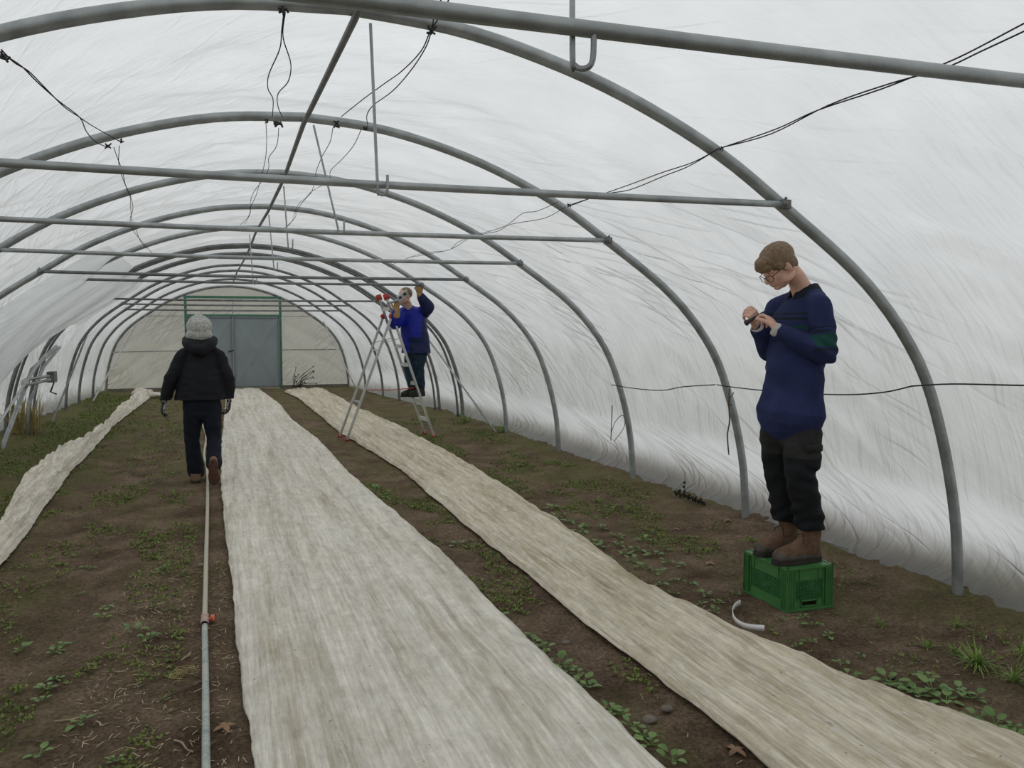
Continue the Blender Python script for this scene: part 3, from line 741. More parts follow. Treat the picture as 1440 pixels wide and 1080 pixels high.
# braces
def brace(a, b, r, lab, mat='steel'):
    bm = bmesh.new(); tube(bm, [a, b], r, 8); tag(obj('brace_pipe', bm, M[mat]), lab, 'brace pipe')
brace(PY(190, 458, 20.0), PY(131, 564, 17.6), .016, 'thin slanting brace pipe at the far left beside the end wall', 'alu')
brace(PY(455, 452, 20.3), PY(500, 545, 18.9), .014, 'thin slanting brace pipe at the far right beside the end wall', 'alu')
brace(PY(603, 478, 14.0), PY(699, 610, 11.5), .014, 'slanting brace pipe behind the ladder man down to the film foot')
# base board along the right side
bm = bmesh.new()
for y0_, y1_ in ((4.6, 7.2), (7.3, 10.9)):
    pts = [(4.0 + .01 * nz(y0_, 0), y0_, .055), (4.0, (y0_ + y1_) / 2, .05), (3.99, y1_, .05)]
    bar(bm, Vector(pts[0]) - Vector((0, 0, .02)), Vector(pts[2]) - Vector((0, 0, .02)), .03, .03)
tag(obj('baseboard_right', bm, M['timber'], smooth=False), kind='structure')

# ------------------------------------------------------------------ left side: slack inner film, winch and poles
bm = bmesh.new(); uvl = bm.loops.layers.uv.new('UVMap'); rows = []
n, m_ = 40, 30
for i in range(n + 1):
    yv = 10.2 + 5.6 * i / n; col = []
    # lower edge climbs towards the back
    f = i / n
    zb = 0.30 + 1.35 * max(0, min(1, (f - .10) / .75)) ** 1.1
    tb = side_t(zb / 2.8, False); tt = side_t(.86, False)
    for j in range(m_ + 1):
        v = j / m_; t = tb + (tt - tb) * v
        w = math.sin(PI * min(1, v * 1.02)) * math.sin(PI * min(1, max(0, f * .96 + .02)))
        ed = min(1, (1 - v) * 5) * min(1, f * 5); p = AP(t, yv, .015 - 0.075 * ed - 0.11 * max(0, w) + .03 * nz(yv * 1.5, v * 5, 3) * w)
        col.append(bm.verts.new(p))
    rows.append(col)
for a, b in zip(rows, rows[1:]):
    for j in range(m_):
        fc = bm.faces.new((a[j], b[j], b[j + 1], a[j + 1]))
        for l in fc.loops: l[uvl].uv = (l.vert.co.z * 1.4, l.vert.co.y)
tag(obj('plastic_sheet', bm, M['film']), 'slack inner plastic sheet sagging inside the hoops on the left side', 'plastic sheet')
def pole(name, pl, r, lab, cat, mat='steel'):
    P_ = [PX(*q) for q in pl]; k = 0 if P_[0].z < P_[-1].z else -1; q = P_[k] + (P_[k] - P_[1 if k == 0 else -2]).normalized() * .08; q.z = -.06
    P_ = [q] + P_ if k == 0 else P_ + [q]
    bm = bmesh.new(); tube(bm, P_, r, 8); return tag(obj(name, bm, M[mat]), lab, cat)
pole('side_post', [(128, 457, -2.35), (74, 592, -2.6)], .018, 'straight dark post leaning along the left film wall, behind the winch', 'post', 'steel_dark')
pole('side_post', [(79, 488, -2.42), (45, 520, -2.5), (6, 622, -2.62)], .03, 'thick dark curved post at the far left beside the straw clump', 'post', 'steel')
pole('side_post', [(84, 488, -2.42), (62, 515, -2.47), (40, 570, -2.6)], .022, 'second curved post right of the straw clump', 'post', 'steel')
pole('brace_pipe', [(-15, 615, -2.35), (62, 500, -2.35)], .017, 'pale diagonal brace pipe crossing the lower left edge', 'brace pipe', 'alu')
# winch: two short arms, a gearbox and a crank
w0 = PX(72, 533, -2.42)
root = thing('side_winch', w0, 'small metal hand winch with two arms on the left film wall', 'winch')
bm = bmesh.new(); box(bm, PX(73, 530, -2.42), (.10, .25, .16)); bmesh.ops.bevel(bm, geom=bm.edges[:], offset=.012, segments=2); obj('gearbox', bm, M['steel_dark'], root, smooth=False)
for (a, b) in (((68, 529), (36, 534)), ((70, 534), (38, 541))):
    bm = bmesh.new(); tube(bm, [PX(a[0], a[1], -2.40), PX(b[0], b[1], -2.46)], .022, 8); obj('arm', bm, M['steel'], root)
bm = bmesh.new(); ell(bm, PX(35, 539, -2.45), ((1, 0, 0), (0, 1, 0), (0, 0, 1)), (.05, .07, .06)); obj('bearing', bm, M['alu'], root)
bm = bmesh.new(); tube(bm, [PX(77, 535, -2.38), PX(71, 551, -2.38), PX(79, 554, -2.38)], .012, 8); obj('crank_handle', bm, M['rubber'], root)

# ------------------------------------------------------------------ fleeces
def tab(L): return sorted([(PG(*q).y, PG(*q).x) for q in L])
CL = tab([(365, 1130), (360, 1080), (340, 960), (330, 860), (318, 760), (310, 680), (312, 620), (318, 560), (330, 549)])
CR = tab([(1000, 1150), (932, 1080), (849, 1005), (772, 932), (715, 875), (639, 796), (619, 776), (536, 706), (492, 668), (447, 618), (410, 591), (393, 569), (366, 549)])
RL = tab([(1160, 1150), (1060, 1066), (985, 1003), (913, 948), (808, 868), (753, 820), (651, 738), (562, 661), (479, 609), (442, 578), (420, 560), (402, 553)])
RR = tab([(1600, 1130), (1440, 1056), (1216, 972), (1146, 940), (1057, 899), (980, 867), (919, 835), (843, 780), (779, 736), (683, 670), (578, 611), (517, 583), (460, 552)])
LL = tab([(-60, 860), (-30, 790), (0, 745), (20, 700), (45, 668), (75, 645), (110, 635), (150, 600), (185, 562), (195, 553)])
LR = tab([(-60, 890), (-30, 835), (0, 800), (30, 765), (60, 720), (100, 665), (125, 640), (160, 600), (205, 565), (216, 556)])
def fleece(name, TL, TR, y0, y1, mat, lab, amp=.018, fold=1.0, base_z=.012, nu=90, dy=.035, group=None, bulge=0.0, seed=0.0, eb=.01):
    bm = bmesh.new(); rows = []; ys = []; y = y0
    while y < y1: ys.append(y); y += dy * (1 + max(0, y - 4) * .12)
    ys.append(y1)
    for y in ys:
        l = lerp_tab(TL, y)[0] + .012 * nz(y * 3.1, seed) + .006 * nz(y * 11, seed); r_ = lerp_tab(TR, y)[0] + .014 * nz(y * 2.7, seed + 5) + .006 * nz(y * 13, seed + 2)
        row = []
        for i in range(nu + 1):
            u = i / nu; x = l + (r_ - l) * u; e = min(u, 1 - u) * (r_ - l)
            wx = x + .10 * nz(x * 1.3, y * .35, seed + 9)
            rid = noise.ridged_multi_fractal(Vector((wx * 7 * fold, y * .55, seed)), 1.0, 2.1, 3, 1.0, 2.0)
            h = amp * (0.45 * rid + .30 + 0.7 * nz(wx * 5 * fold, y * .4, seed + 3) + .42 * (1 - 2 * abs(nz(wx * 17, y * .8, seed + 6))) + .22 * nz(x * 16, y * 5, seed + 4)) + (amp * .55 * nz(x * 7, y * 4.5, seed + 8) if bulge else 0) + bulge * math.sin(PI * u) * (1 + .5 * nz(y * 2.3, u * 3, seed))
            k = min(1, e / .05)
            z = gz(x, y) + base_z + max(0.0, h) * k + (1 - k) * .004
            z += eb * math.exp(-((e - .02) / .012) ** 2) * (0.6 + .6 * nz(y * 1.7, seed + 1))
            yy = y + (.25 * nz(x * 2.5, seed, y0) + .05 * nz(x * 11, seed) if y == ys[-1] else 0)
            row.append(bm.verts.new((x, yy, max(z, gz(x, y) + .008))))
        rows.append(row)
    for a, b in zip(rows, rows[1:]):
        for i in range(nu): bm.faces.new((a[i], a[i + 1], b[i + 1], b[i]))
    o = obj(name, bm, mat)
    md = o.modifiers.new('thickness', 'SOLIDIFY'); md.thickness = .003; md.offset = 1
    return tag(o, lab, 'garden fleece', group)
fleece('garden_fleece', CL, CR, 2.1, 22.0, M['fleece_c'], 'wide off-white garden fleece lying flat down the middle of the tunnel', amp=.020, nu=170, fold=.9, seed=1.3)
fleece('garden_fleece', RL, RR, 1.9, 21.0, M['fleece_r'], 'yellow-stained pleated fleece strip running right of the middle one, under the ladder feet', amp=.050, fold=1.35, nu=190, seed=4.1, eb=.016)
fleece('garden_fleece', LL, LR, 5.4, 21.2, M['fleece_l'], 'narrow bunched-up fleece strip along the left side', amp=.075, fold=2.0, nu=80, dy=.02, bulge=.07, seed=7.7)
bm = bmesh.new()
g = PG(198, 560)
ell(bm, (g.x, g.y, .10), ((1, 0, 0), (0, 1, 0), (0, 0, 1)), (.17, .22, .13)); ell(bm, (g.x + .22, g.y + .1, .06), ((1, 0, 0), (0, 1, 0), (0, 0, 1)), (.2, .15, .06))
me = remesh(bm, .02, 4); displace(me, lambda c, n_: .035 * nz(c.x * 9, c.y * 9, c.z * 9))
tag(obj('fleece_bundle', me, M['fleece_l']), 'rounded white bundle of rolled fleece at the far end of the left strip', 'fleece bundle')

# ------------------------------------------------------------------ water pipe
bm = bmesh.new()
pl = [PG(291, 1200), PG(290, 1080), PG(289, 960), PG(288, 884)]
pts = [Vector((p.x, p.y, gz(p.x, p.y) + .016)) for p in pl]
root = thing('water_pipe', (pts[-1].x, pts[-1].y, 0), 'long thin grey-green water pipe on the soil left of the middle fleece', 'water pipe')
tube(bm, catmull(pts, 8), .0150, 12); obj('pipe', bm, M['pipe'], root)
bm = bmesh.new(); pl = [PG(288, 876), PG(290, 790), PG(292, 700), PG(291, 660), PG(287, 640), PG(290, 615), PG(285, 598), PG(286, 585), PG(283, 570), PG(284, 556)]
pts = [Vector((p.x, p.y, gz(p.x, p.y) + .016)) for p in pl]
tube(bm, catmull(pts, 8), .0140, 12); obj('hose', bm, M['pipe'], root)
p = PG(288, 876); p.z = gz(p.x, p.y) + .018
bm = bmesh.new()
for (dy, r_) in ((-.07, .019), (-.045, .021), (-.02, .019), (.03, .021), (.055, .018)): tube(bm, [(p.x, p.y + dy, p.z), (p.x, p.y + dy + .024, p.z)], r_, 14)
tube(bm, [(p.x, p.y - .07, p.z), (p.x, p.y + .08, p.z)], .0175, 14); obj('coupling', bm, M['pink'], root)
bm = bmesh.new(); tube(bm, [(p.x + .015, p.y, p.z), (p.x + .035, p.y, p.z + .002)], .008, 8); box(bm, (p.x + .04, p.y, p.z + .004), (.018, .03, .028)); bmesh.ops.bevel(bm, geom=bm.edges[:], offset=.002, segments=1); obj('valve_tap', bm, M['orange'], root)

# ------------------------------------------------------------------ crate
CX, CY = 2.875, 3.775; CW, CD, CHT = .30, .40, .245
root = thing('plastic_crate', (CX + CW / 2, CY + CD / 2, 0), 'green plastic crate turned upside down under the man in the navy shirt', 'crate')
def lattice(name, o0, ux, w, h, dn):
    """open diagonal mesh panel; o0 lower corner, ux along, z up; dn outward"""
    bm = bmesh.new(); o0 = Vector(o0); ux = Vector(ux); uz = Vector((0, 0, 1)); st = .0195
    def P_(a, b): return o0 + ux * a + uz * b
    for s in (1, -1):
        c = -h if s > 0 else 0
        while c < (w if s > 0 else w + h):
            if s > 0: a0, a1 = max(0, c), min(w, c + h); p, q = P_(a0, a0 - c), P_(a1, a1 - c)
            else: a0, a1 = max(0, c - h), min(w, c); p, q = P_(a0, c - a0), P_(a1, c - a1)
            if (q - p).length > .004: bar(bm, p, q, .0055, .0035, Vector(dn))
            c += st
    return obj(name, bm, M['crate_in'], root, smooth=False)
def rect(bm, o0, ux, a0, a1, b0, b1, dn, th=.004, out=0.0):
    o0 = Vector(o0); ux = Vector(ux); dn = Vector(dn)
    c = o0 + ux * ((a0 + a1) / 2) + Vector((0, 0, (b0 + b1) / 2)) + dn * out
    s = Vector((abs(ux.x) * (a1 - a0) + abs(dn.x) * th, abs(ux.y) * (a1 - a0) + abs(dn.y) * th, b1 - b0)); box(bm, c, s)
ins = .012
for (o0, ux, w, dn, nm) in (((CX + ins, CY + ins, 0), (1, 0, 0), CW - 2 * ins, (0, -1, 0), 'end_panel'), ((CX + CW - ins, CY + CD - ins, 0), (-1, 0, 0), CW - 2 * ins, (0, 1, 0), 'end_panel'),
                            ((CX + ins, CY + CD - ins, 0), (0, -1, 0), CD - 2 * ins, (-1, 0, 0), 'side_panel'), ((CX + CW - ins, CY + ins, 0), (0, 1, 0), CD - 2 * ins, (1, 0, 0), 'side_panel')):
    bm = bmesh.new(); m0, m1 = .045, w - .045; hz0, hz1 = .055, .165
    rect(bm, o0, ux, 0, m0, .012, .235, dn); rect(bm, o0, ux, m1, w, .012, .235, dn)
    rect(bm, o0, ux, m0, m1, hz1, .235, dn)
    if nm == 'end_panel':
        hc = w / 2; rect(bm, o0, ux, m0, hc - .05, .012, hz0, dn); rect(bm, o0, ux, hc + .05, m1, .012, hz0, dn); rect(bm, o0, ux, hc - .05, hc + .05, .012, .022, dn)
        # raised lip around the hand hole
        for (a0, a1, b0, b1) in ((hc - .056, hc + .056, .050, .056), (hc - .056, hc + .056, .018, .024), (hc - .056, hc - .050, .018, .056), (hc + .050, hc + .056, .018, .056)):
            rect(bm, o0, ux, a0, a1, b0, b1, dn, .012, .004)
    else: rect(bm, o0, ux, m0, m1, .012, hz0, dn)
    # ribs
    for a in (m0, m0 + .03, m1 - .03, m1): rect(bm, o0, ux, a - .002, a + .002, .17 if m0 < a < m1 else .012, .235, dn, .010, .003)
    obj(nm, bm, M['crate'], root, smooth=False)
    lattice('lattice', Vector(o0) + Vector(ux) * m0 + Vector((0, 0, hz0)), ux, m1 - m0, hz1 - hz0, dn)
for (a, b) in ((CX, CY), (CX + CW, CY), (CX, CY + CD), (CX + CW, CY + CD)):
    bm = bmesh.new(); sx = 1 if a == CX else -1; sy = 1 if b == CY else -1
    box(bm, (a + sx * .022, b + sy * .003, .122), (.044, .006, .225)); box(bm, (a + sx * .003, b + sy * .022, .122), (.006, .044, .225))
    for k in (0, .014, .028, .042): box(bm, (a + sx * (k + .002), b - sy * .000, .122), (.003, .010, .22)); box(bm, (a, b + sy * (k + .002), .122), (.010, .003, .22))
    obj('corner_post', bm, M['crate'], root, smooth=False)
for (z0, z1, e, nm) in ((0.0, .014, .004, 'stacking_rim'), (.232, CHT, .003, 'top_rim')):
    bm = bmesh.new(); zc = (z0 + z1) / 2; h = z1 - z0
    box(bm, (CX + CW / 2, CY + .004, zc), (CW + 2 * e, .014, h)); box(bm, (CX + CW / 2, CY + CD - .004, zc), (CW + 2 * e, .014, h))
    box(bm, (CX + .004, CY + CD / 2, zc), (.014, CD + 2 * e, h)); box(bm, (CX + CW - .004, CY + CD / 2, zc), (.014, CD + 2 * e, h))
    obj(nm, bm, M['crate'], root, smooth=False)
bm = bmesh.new(); box(bm, (CX + CW / 2, CY + CD / 2, CHT - .006), (CW - .012, CD - .012, .006)); obj('base_plate', bm, M['crate'], root, smooth=False)

# white plastic strip
bm = bmesh.new(); cc = catmull([PG(1041, 853), PG(1034, 858), PG(1030, 866), PG(1033, 876), (PG(1044, 883)), PG(1058, 886), PG(1075, 888)], 6)
va = []
for i, p in enumerate(cc):
    t = (cc[min(i + 1, len(cc) - 1)] - cc[max(i - 1, 0)]).normalized(); s = Vector((t.y, -t.x, 0)) * .0015; z = gz(p.x, p.y) + .006
    va.append([bm.verts.new((p.x + s.x, p.y + s.y, z)), bm.verts.new((p.x - s.x, p.y - s.y, z)), bm.verts.new((p.x - s.x, p.y - s.y, z + .030)), bm.verts.new((p.x + s.x, p.y + s.y, z + .030))])
for a, b in zip(va, va[1:]):
    for k in range(4): bm.faces.new((a[k], a[(k + 1) % 4], b[(k + 1) % 4], b[k]))
bm.faces.new(va[0]); bm.faces.new(va[-1][::-1])
tag(obj('plastic_strip', bm, M['white_plastic']), 'curved white plastic strip standing on edge in front of the green crate', 'plastic strip')

# ------------------------------------------------------------------ ladder
root = thing('step_ladder', (2.15, 11.7, 0), 'tall aluminium stepladder with red caps and red feet standing across the right fleece', 'ladder')
def LR_(a, b, w=.028, h=.055, mat='alu', name='rail'):
    bm = bmesh.new(); bar(bm, a, b, w, h, Vector((0, 1, 0))); return obj(name, bm, M[mat], root, smooth=False)
hz_ = 1.70
FA = (Vector((2.79, 11.49, .03)), Vector((2.16, 11.53, 1.93))); FB = (Vector((2.75, 11.86, .03)), Vector((2.11, 11.82, 1.93)))
BA = (Vector((1.585, 11.49, .03)), Vector((2.215, 11.50, hz_))); BB = (Vector((1.545, 11.90, .03)), Vector((2.165, 11.85, hz_)))
for a, b in (FA, FB, BA, BB): LR_(a, b)
for k in range(7):
    f = .12 + .135 * k; LR_(FA[0].lerp(FA[1], f), FB[0].lerp(FB[1], f), .05, .03, 'alu', 'rung')
for f in (.30, .72): LR_(BA[0].lerp(BA[1], f), BB[0].lerp(BB[1], f), .02, .02, 'alu', 'brace')
for (F_, B_) in ((FA, BA), (FB, BB)):
    LR_(F_[0].lerp(F_[1], .72), B_[0].lerp(B_[1], .78), .008, .02, 'steel', 'spreader')
    bm = bmesh.new(); p = B_[1]; tube(bm, [p + Vector((0, -.03, 0)), p + Vector((0, .03, 0))], .038, 14); obj('hinge', bm, M['red'], root)
    bm = bmesh.new(); box(bm, F_[1] + Vector((-.01, 0, .03)), (.075, .04, .085), Matrix.Rotation(-.33, 3, 'Y')); bmesh.ops.bevel(bm, geom=bm.edges[:], offset=.015, segments=2); obj('top_cap', bm, M['red'], root)
    for X in (F_, B_):
        bm = bmesh.new(); box(bm, X[0] + Vector((0, 0, .005)), (.06, .05, .055)); bmesh.ops.bevel(bm, geom=bm.edges[:], offset=.008, segments=2); obj('foot_cap', bm, M['red'], root)
bm = bmesh.new(); a = FA[0].lerp(FA[1], .36); b = BA[0].lerp(BA[1], .40); tube(bm, [a, a.lerp(b, .5) - Vector((0, 0, .02)), b], .006, 6); obj('strap', bm, M['red'], root)

# ------------------------------------------------------------------ people helpers
def fingers(bm, wrist, d, up, s=1.0, curl=(0.5, 0.7, 0.6), thumb=(0.6, -0.6), side=1, r=.0085, spread=.04):
    """hand: d = along palm, up = back of hand, side=+1 puts the thumb on d x up side"""
    d = Vector(d).normalized(); up = Vector(up); up = (up - d * up.dot(d)).normalized(); sd = d.cross(up) * side
    w = Vector(wrist)
    loft(bm, [w - d * .01 * s, w + d * .03 * s, w + d * .065 * s, w + d * .09 * s], [(.026 * s, .018 * s), (.036 * s, .016 * s), (.042 * s, .015 * s), (.040 * s, .012 * s)], sd, 3, 14)
    for i, (o, L) in enumerate(((.031, .078), (.0105, .088), (-.0105, .082), (-.031, .066))):
        p = w + d * .088 * s + sd * o * s; dd = (d + sd * (o * spread * 20)).normalized(); pts = [p]; ang = 0
        for j, fr in enumerate((.42, .32, .26)):
            ang += curl[j] * (1 + .12 * i); q = dd * math.cos(ang) - up * math.sin(ang); p = p + q * L * fr * s; pts.append(p)
        caps(bm, pts, [r * s, r * .98 * s, r * .9 * s, r * .78 * s], 8, 2)
    p = w + d * .022 * s + sd * .026 * s; t1 = (d * .62 + sd * .70 - up * thumb[0] * .5).normalized(); t2 = (d * .85 + sd * (.2) - up * thumb[0]).normalized()
    caps(bm, [p, p + t1 * .038 * s, p + t1 * .038 * s + t2 * .030 * s, p + t1 * .036 * s + t2 * .055 * s], [r * 1.5 * s, r * 1.3 * s, r * 1.12 * s, r * .85 * s], 8, 2)
    return w + d * .12 * s - up * .02 * s

def head(bm, c, f, u, s=1.0):
    f = Vector(f).normalized(); u = Vector(u); u = (u - f * u.dot(f)).normalized(); l = u.cross(f)
    ax = (f, l, u)
    def P_(a, b, d): return Vector(c) + (f * a + l * b + u * d) * s
    ell(bm, P_(-.012, 0, .03), ax, (.098 * s, .077 * s, .090 * s), 24)
    ell(bm, P_(.022, 0, -.030), ax, (.066 * s, .060 * s, .078 * s))
    ell(bm, P_(.058, 0, -.080), ax, (.024 * s, .027 * s, .020 * s))           # chin
    for q in (-1, 1):
        ell(bm, P_(.045, q * .036, -.018), ax, (.028 * s, .024 * s, .024 * s)) # cheekbones
        ell(bm, P_(.000, q * .055, -.060), ax, (.045 * s, .012 * s, .022 * s)) # jaw
        ell(bm, P_(.071, q * .029, .026), ax, (.014 * s, .026 * s, .009 * s))  # brow
        ell(bm, P_(-.012, q * .077, -.005), (( f - l * q * .35).normalized(), (l * q + f * .35).normalized(), u), (.017 * s, .007 * s, .031 * s))  # ear
    loft(bm, [P_(.080, 0, .018), P_(.093, 0, -.003), P_(.104, 0, -.024), P_(.090, 0, -.032)], [(.008 * s, .007 * s), (.009 * s, .009 * s), (.014 * s, .011 * s), (.013 * s, .006 * s)], l, 3, 10)
    ell(bm, P_(.084, 0, -.050), ax, (.010 * s, .022 * s, .006 * s)); ell(bm, P_(.081, 0, -.061), ax, (.010 * s, .018 * s, .006 * s))
    return P_, ax

def boot(root, heel, toe, z0, H, mat, mat2, solemat, up_tilt=None, s=1.0, name='boot'):
    """heel and toe ground points (x,y); sole, lower panel, shaft and laces"""
    h = Vector((heel[0], heel[1], z0)); t = Vector((toe[0], toe[1], z0)); d = (t - h).normalized(); L = (t - h).length
    if up_tilt: d = d  # flat boots
    u = Vector((0, 0, 1)); sd = d.cross(u)
    def Q(a, b, c): return h + d * (a * L) + sd * (b * s) + u * (c * s)
    bm = bmesh.new()
    loft(bm, [Q(.12, 0, .055), Q(.35, 0, .062), Q(.60, 0, .056), Q(.86, 0, .048)], [(.040 * s, .046 * s), (.043 * s, .050 * s), (.050 * s, .044 * s), (.046 * s, .036 * s)], sd, 5, 20)
    loft(bm, [Q(.22, 0, .06), Q(.20, 0, H * .6 / s), Q(.19, 0, H / s)], [(.046 * s, .056 * s), (.045 * s, .055 * s), (.052 * s, .062 * s)], sd, 5, 20)
    loft(bm, [Q(.30, 0, H * .55 / s), Q(.46, 0, .085), Q(.62, 0, .060)], [(.038 * s, .040 * s), (.038 * s, .034 * s), (.036 * s, .03 * s)], sd, 5, 16)
    me = remesh(bm, .007, 4); cut(me, Q(.2, 0, H / s), u); cut(me, Q(.2, 0, .014), -u)
    displace(me, lambda c, n_: .003 * nz(c.x * 35, c.y * 35, c.z * 60))
    b = obj(name, me, mat, root)
    bm = bmesh.new()
    loft(bm, [Q(.10, 0, .040), Q(.32, 0, .038), Q(.60, 0, .040), Q(.90, 0, .040)], [(.042 * s, .034 * s), (.043 * s, .032 * s), (.054 * s, .034 * s), (.047 * s, .034 * s)], sd, 5, 20)
    me = remesh(bm, .006, 3); cut(me, Q(.2, 0, .012), -u); obj('rand', me, mat2, b)
    bm = bmesh.new(); n = 24; ring = []
    for k in range(n):
        a = 2 * PI * k / n; x = .5 - .56 * math.cos(a); w = (.044 + .012 * (x - .3)) * math.copysign(abs(math.sin(a)) ** .7, math.sin(a))
        ring.append((x, w))
    lo = [bm.verts.new(Q(x, w, 0)) for x, w in ring]; hi = [bm.verts.new(Q(x, w * 1.03, .022)) for x, w in ring]
    for k in range(n): bm.faces.new((lo[k], lo[(k + 1) % n], hi[(k + 1) % n], hi[k]))
    bm.faces.new(lo[::-1]); bm.faces.new(hi); bmesh.ops.recalc_face_normals(bm, faces=bm.faces); obj('sole', bm, solemat, b, smooth=False)
    return b, Q

def wrinkle(amp, fx=7, fz=16, seed=0.0):
    def f(c, n_):
        a = nz(c.x * fx + seed, c.y * fx, c.z * fz); b_ = nz(c.x * fx * 2.3, c.y * fx * 2.3 + seed, c.z * fz * 1.7)
        return amp * (1 - 2 * abs(a)) * .7 + amp * .5 * b_
    return f

# ------------------------------------------------------------------ man on the crate (faces -X)
MY = 3.97; ZC = CHT
A = (Vector((-1, 0, 0)), Vector((0, -1, 0)), Vector((0, 0, 1)))
man = thing('person', (3.02, MY, ZC), 'young person in navy striped rugby shirt, glasses and brown boots standing on the green crate', 'person')
hc = PY(1094, 377, MY - .02)
hf = Vector((-math.cos(R(38)), .02, -math.sin(R(38)))); hu = Vector((-math.sin(R(38)), 0, math.cos(R(38))))
shN = PY(1152, 428, MY - .17); shF = PY(1100, 420, MY + .17); shF.x = shN.x - .02; shF.z = shN.z - .01
neck = PY(1130, 404, MY)
elN = PY(1160, 496, MY - .23); elF = PY(1084, 492, MY + .17)
wrN = PY(1092, 464, MY - .13); wrF = PY(1066, 462, MY + .10)
hipz = PY(1112, 590, MY)
pel = Vector((hipz.x, MY, hipz.z))
ankN = PY(1139, 742, MY - .11); ankF = PY(1106, 730, MY + .11)
knN = PY(1128, 668, MY - .115); knF = PY(1096, 655, MY + .12)
hipN = pel + Vector((.02, -.09, -.03)); hipF = pel + Vector((-.02, .09, -.03))
bm = bmesh.new()
PH, HAX = head(bm, hc, hf, hu, 1.0)
caps(bm, [PH(-.05, 0, -.04), neck.lerp(PH(-.05, 0, -.05), .4), neck + Vector((.005, 0, -.06))], [.052, .053, .064], 18)
chest = Vector(((shN.x + pel.x) / 2 + .015, MY, shN.z - .16))
loft(bm, [neck + Vector((.01, 0, -.09)), chest, pel.lerp(chest, .35), pel], [(.07, .10), (.105, .16), (.09, .135), (.095, .145)], A[0], 5, 20)
for sh, el, wr in ((shN, elN, wrN), (shF, elF, wrF)):
    caps(bm, [sh, sh.lerp(el, .5), el], [.055, .048, .038]); caps(bm, [el, el.lerp(wr, .35), wr], [.038, .037, .026])
for hp, kn, an in ((hipN, knN, ankN), (hipF, knF, ankF)):
    caps(bm, [hp, hp.lerp(kn, .5), kn], [.078, .068, .05]); caps(bm, [kn, kn.lerp(an, .35), an, an + Vector((-.0, 0, -.06))], [.05, .05, .034, .030])
# hands hold a small dark tool between them
tipA = PY(1048, 455, MY + .055); tipB = PY(1075, 438, MY + .03)
hdN = (PY(1076, 437, MY + .0) - wrN).normalized(); hdF = (PY(1057, 437, MY + .08) - wrF).normalized()
fingers(bm, wrN, hdN, Vector((.35, -.85, .35)), 1.06, (.45, .75, .7), (.5, 0), -1)
fingers(bm, wrF, hdF, Vector((.0, -.55, .8)) + Vector((-.35, 0, 0)), 1.06, (.75, .95, .7), (.9, 0), 1)
me = remesh(bm, .0042, 2, .45)
obj('body', me, M['skin'], man)
# hair
bm = bmesh.new()
ell(bm, PH(-.022, 0, .048), HAX, (.108, .087, .088), 26)
ell(bm, PH(.052, 0, .078), HAX, (.050, .062, .036)); ell(bm, PH(.078, -.012, .058), HAX, (.024, .050, .030)); ell(bm, PH(.078, .03, .055), HAX, (.020, .030, .028))
ell(bm, PH(-.075, 0, -.008), HAX, (.042, .060, .058))
for q in (-1, 1): ell(bm, PH(-.045, q * .064, .012), HAX, (.040, .022, .040)); ell(bm, PH(.025, q * .070, .035), HAX, (.030, .014, .030)); ell(bm, PH(.015, q * .074, .008), HAX, (.008, .006, .020))
me = remesh(bm, .005, 3)
displace(me, lambda c, n_: (lambda q: .0035 * nz(q.x * 9, q.y * 60, q.z * 9) + .002 * nz(q.x * 30, q.y * 140, 3))(Vector(((c - hc).dot(HAX[0]), (c - hc).dot(HAX[1]), (c - hc).dot(HAX[2])))))
obj('hair', me, M['hair_brown'], man)
# eyes
for q in (-1, 1):
    bm = bmesh.new(); ell(bm, PH(.068, q * .031, .006), HAX, (.012, .013, .006)); obj('eyelid', bm, M['skin'], man)
    bm = bmesh.new(); tube(bm, catmull([PH(.079, q * .020, .022), PH(.083, q * .031, .026), PH(.074, q * .045, .021)], 4), .0028, 6); obj('eyebrow', bm, M['hair_brown'], man)
gl = thing('glasses', PH(.095, 0, 0), 'x', 'x'); del gl['label']; del gl['category']; gl.parent = man; gl.location = PH(.095, 0, 0) - man.location
for q in (-1, 1):
    bm = bmesh.new(); ring = []
    for k in range(25):
        a = 2 * PI * k / 24; ring.append(PH(.100 - .010 * abs(math.cos(a)) * (1 if math.cos(a) > 0 else 0), q * (.034 + .024 * math.copysign(abs(math.cos(a)) ** .8, math.cos(a))), -.002 + .019 * math.copysign(abs(math.sin(a)) ** .8, math.sin(a))))
    tube(bm, ring, .0019, 6, False); obj('rim', bm, M['black_frame'], gl)
    bm = bmesh.new(); tube(bm, [PH(.090, q * .058, .006), PH(.04, q * .073, .012), PH(-.014, q * .080, .014), PH(-.028, q * .078, .0)], .0018, 6); obj('temple_arm', bm, M['black_frame'], gl)
bm = bmesh.new(); tube(bm, catmull([PH(.100, -.010, .003), PH(.104, 0, .007), PH(.100, .010, .003)], 3), .0018, 6); obj('bridge', bm, M['black_frame'], gl)
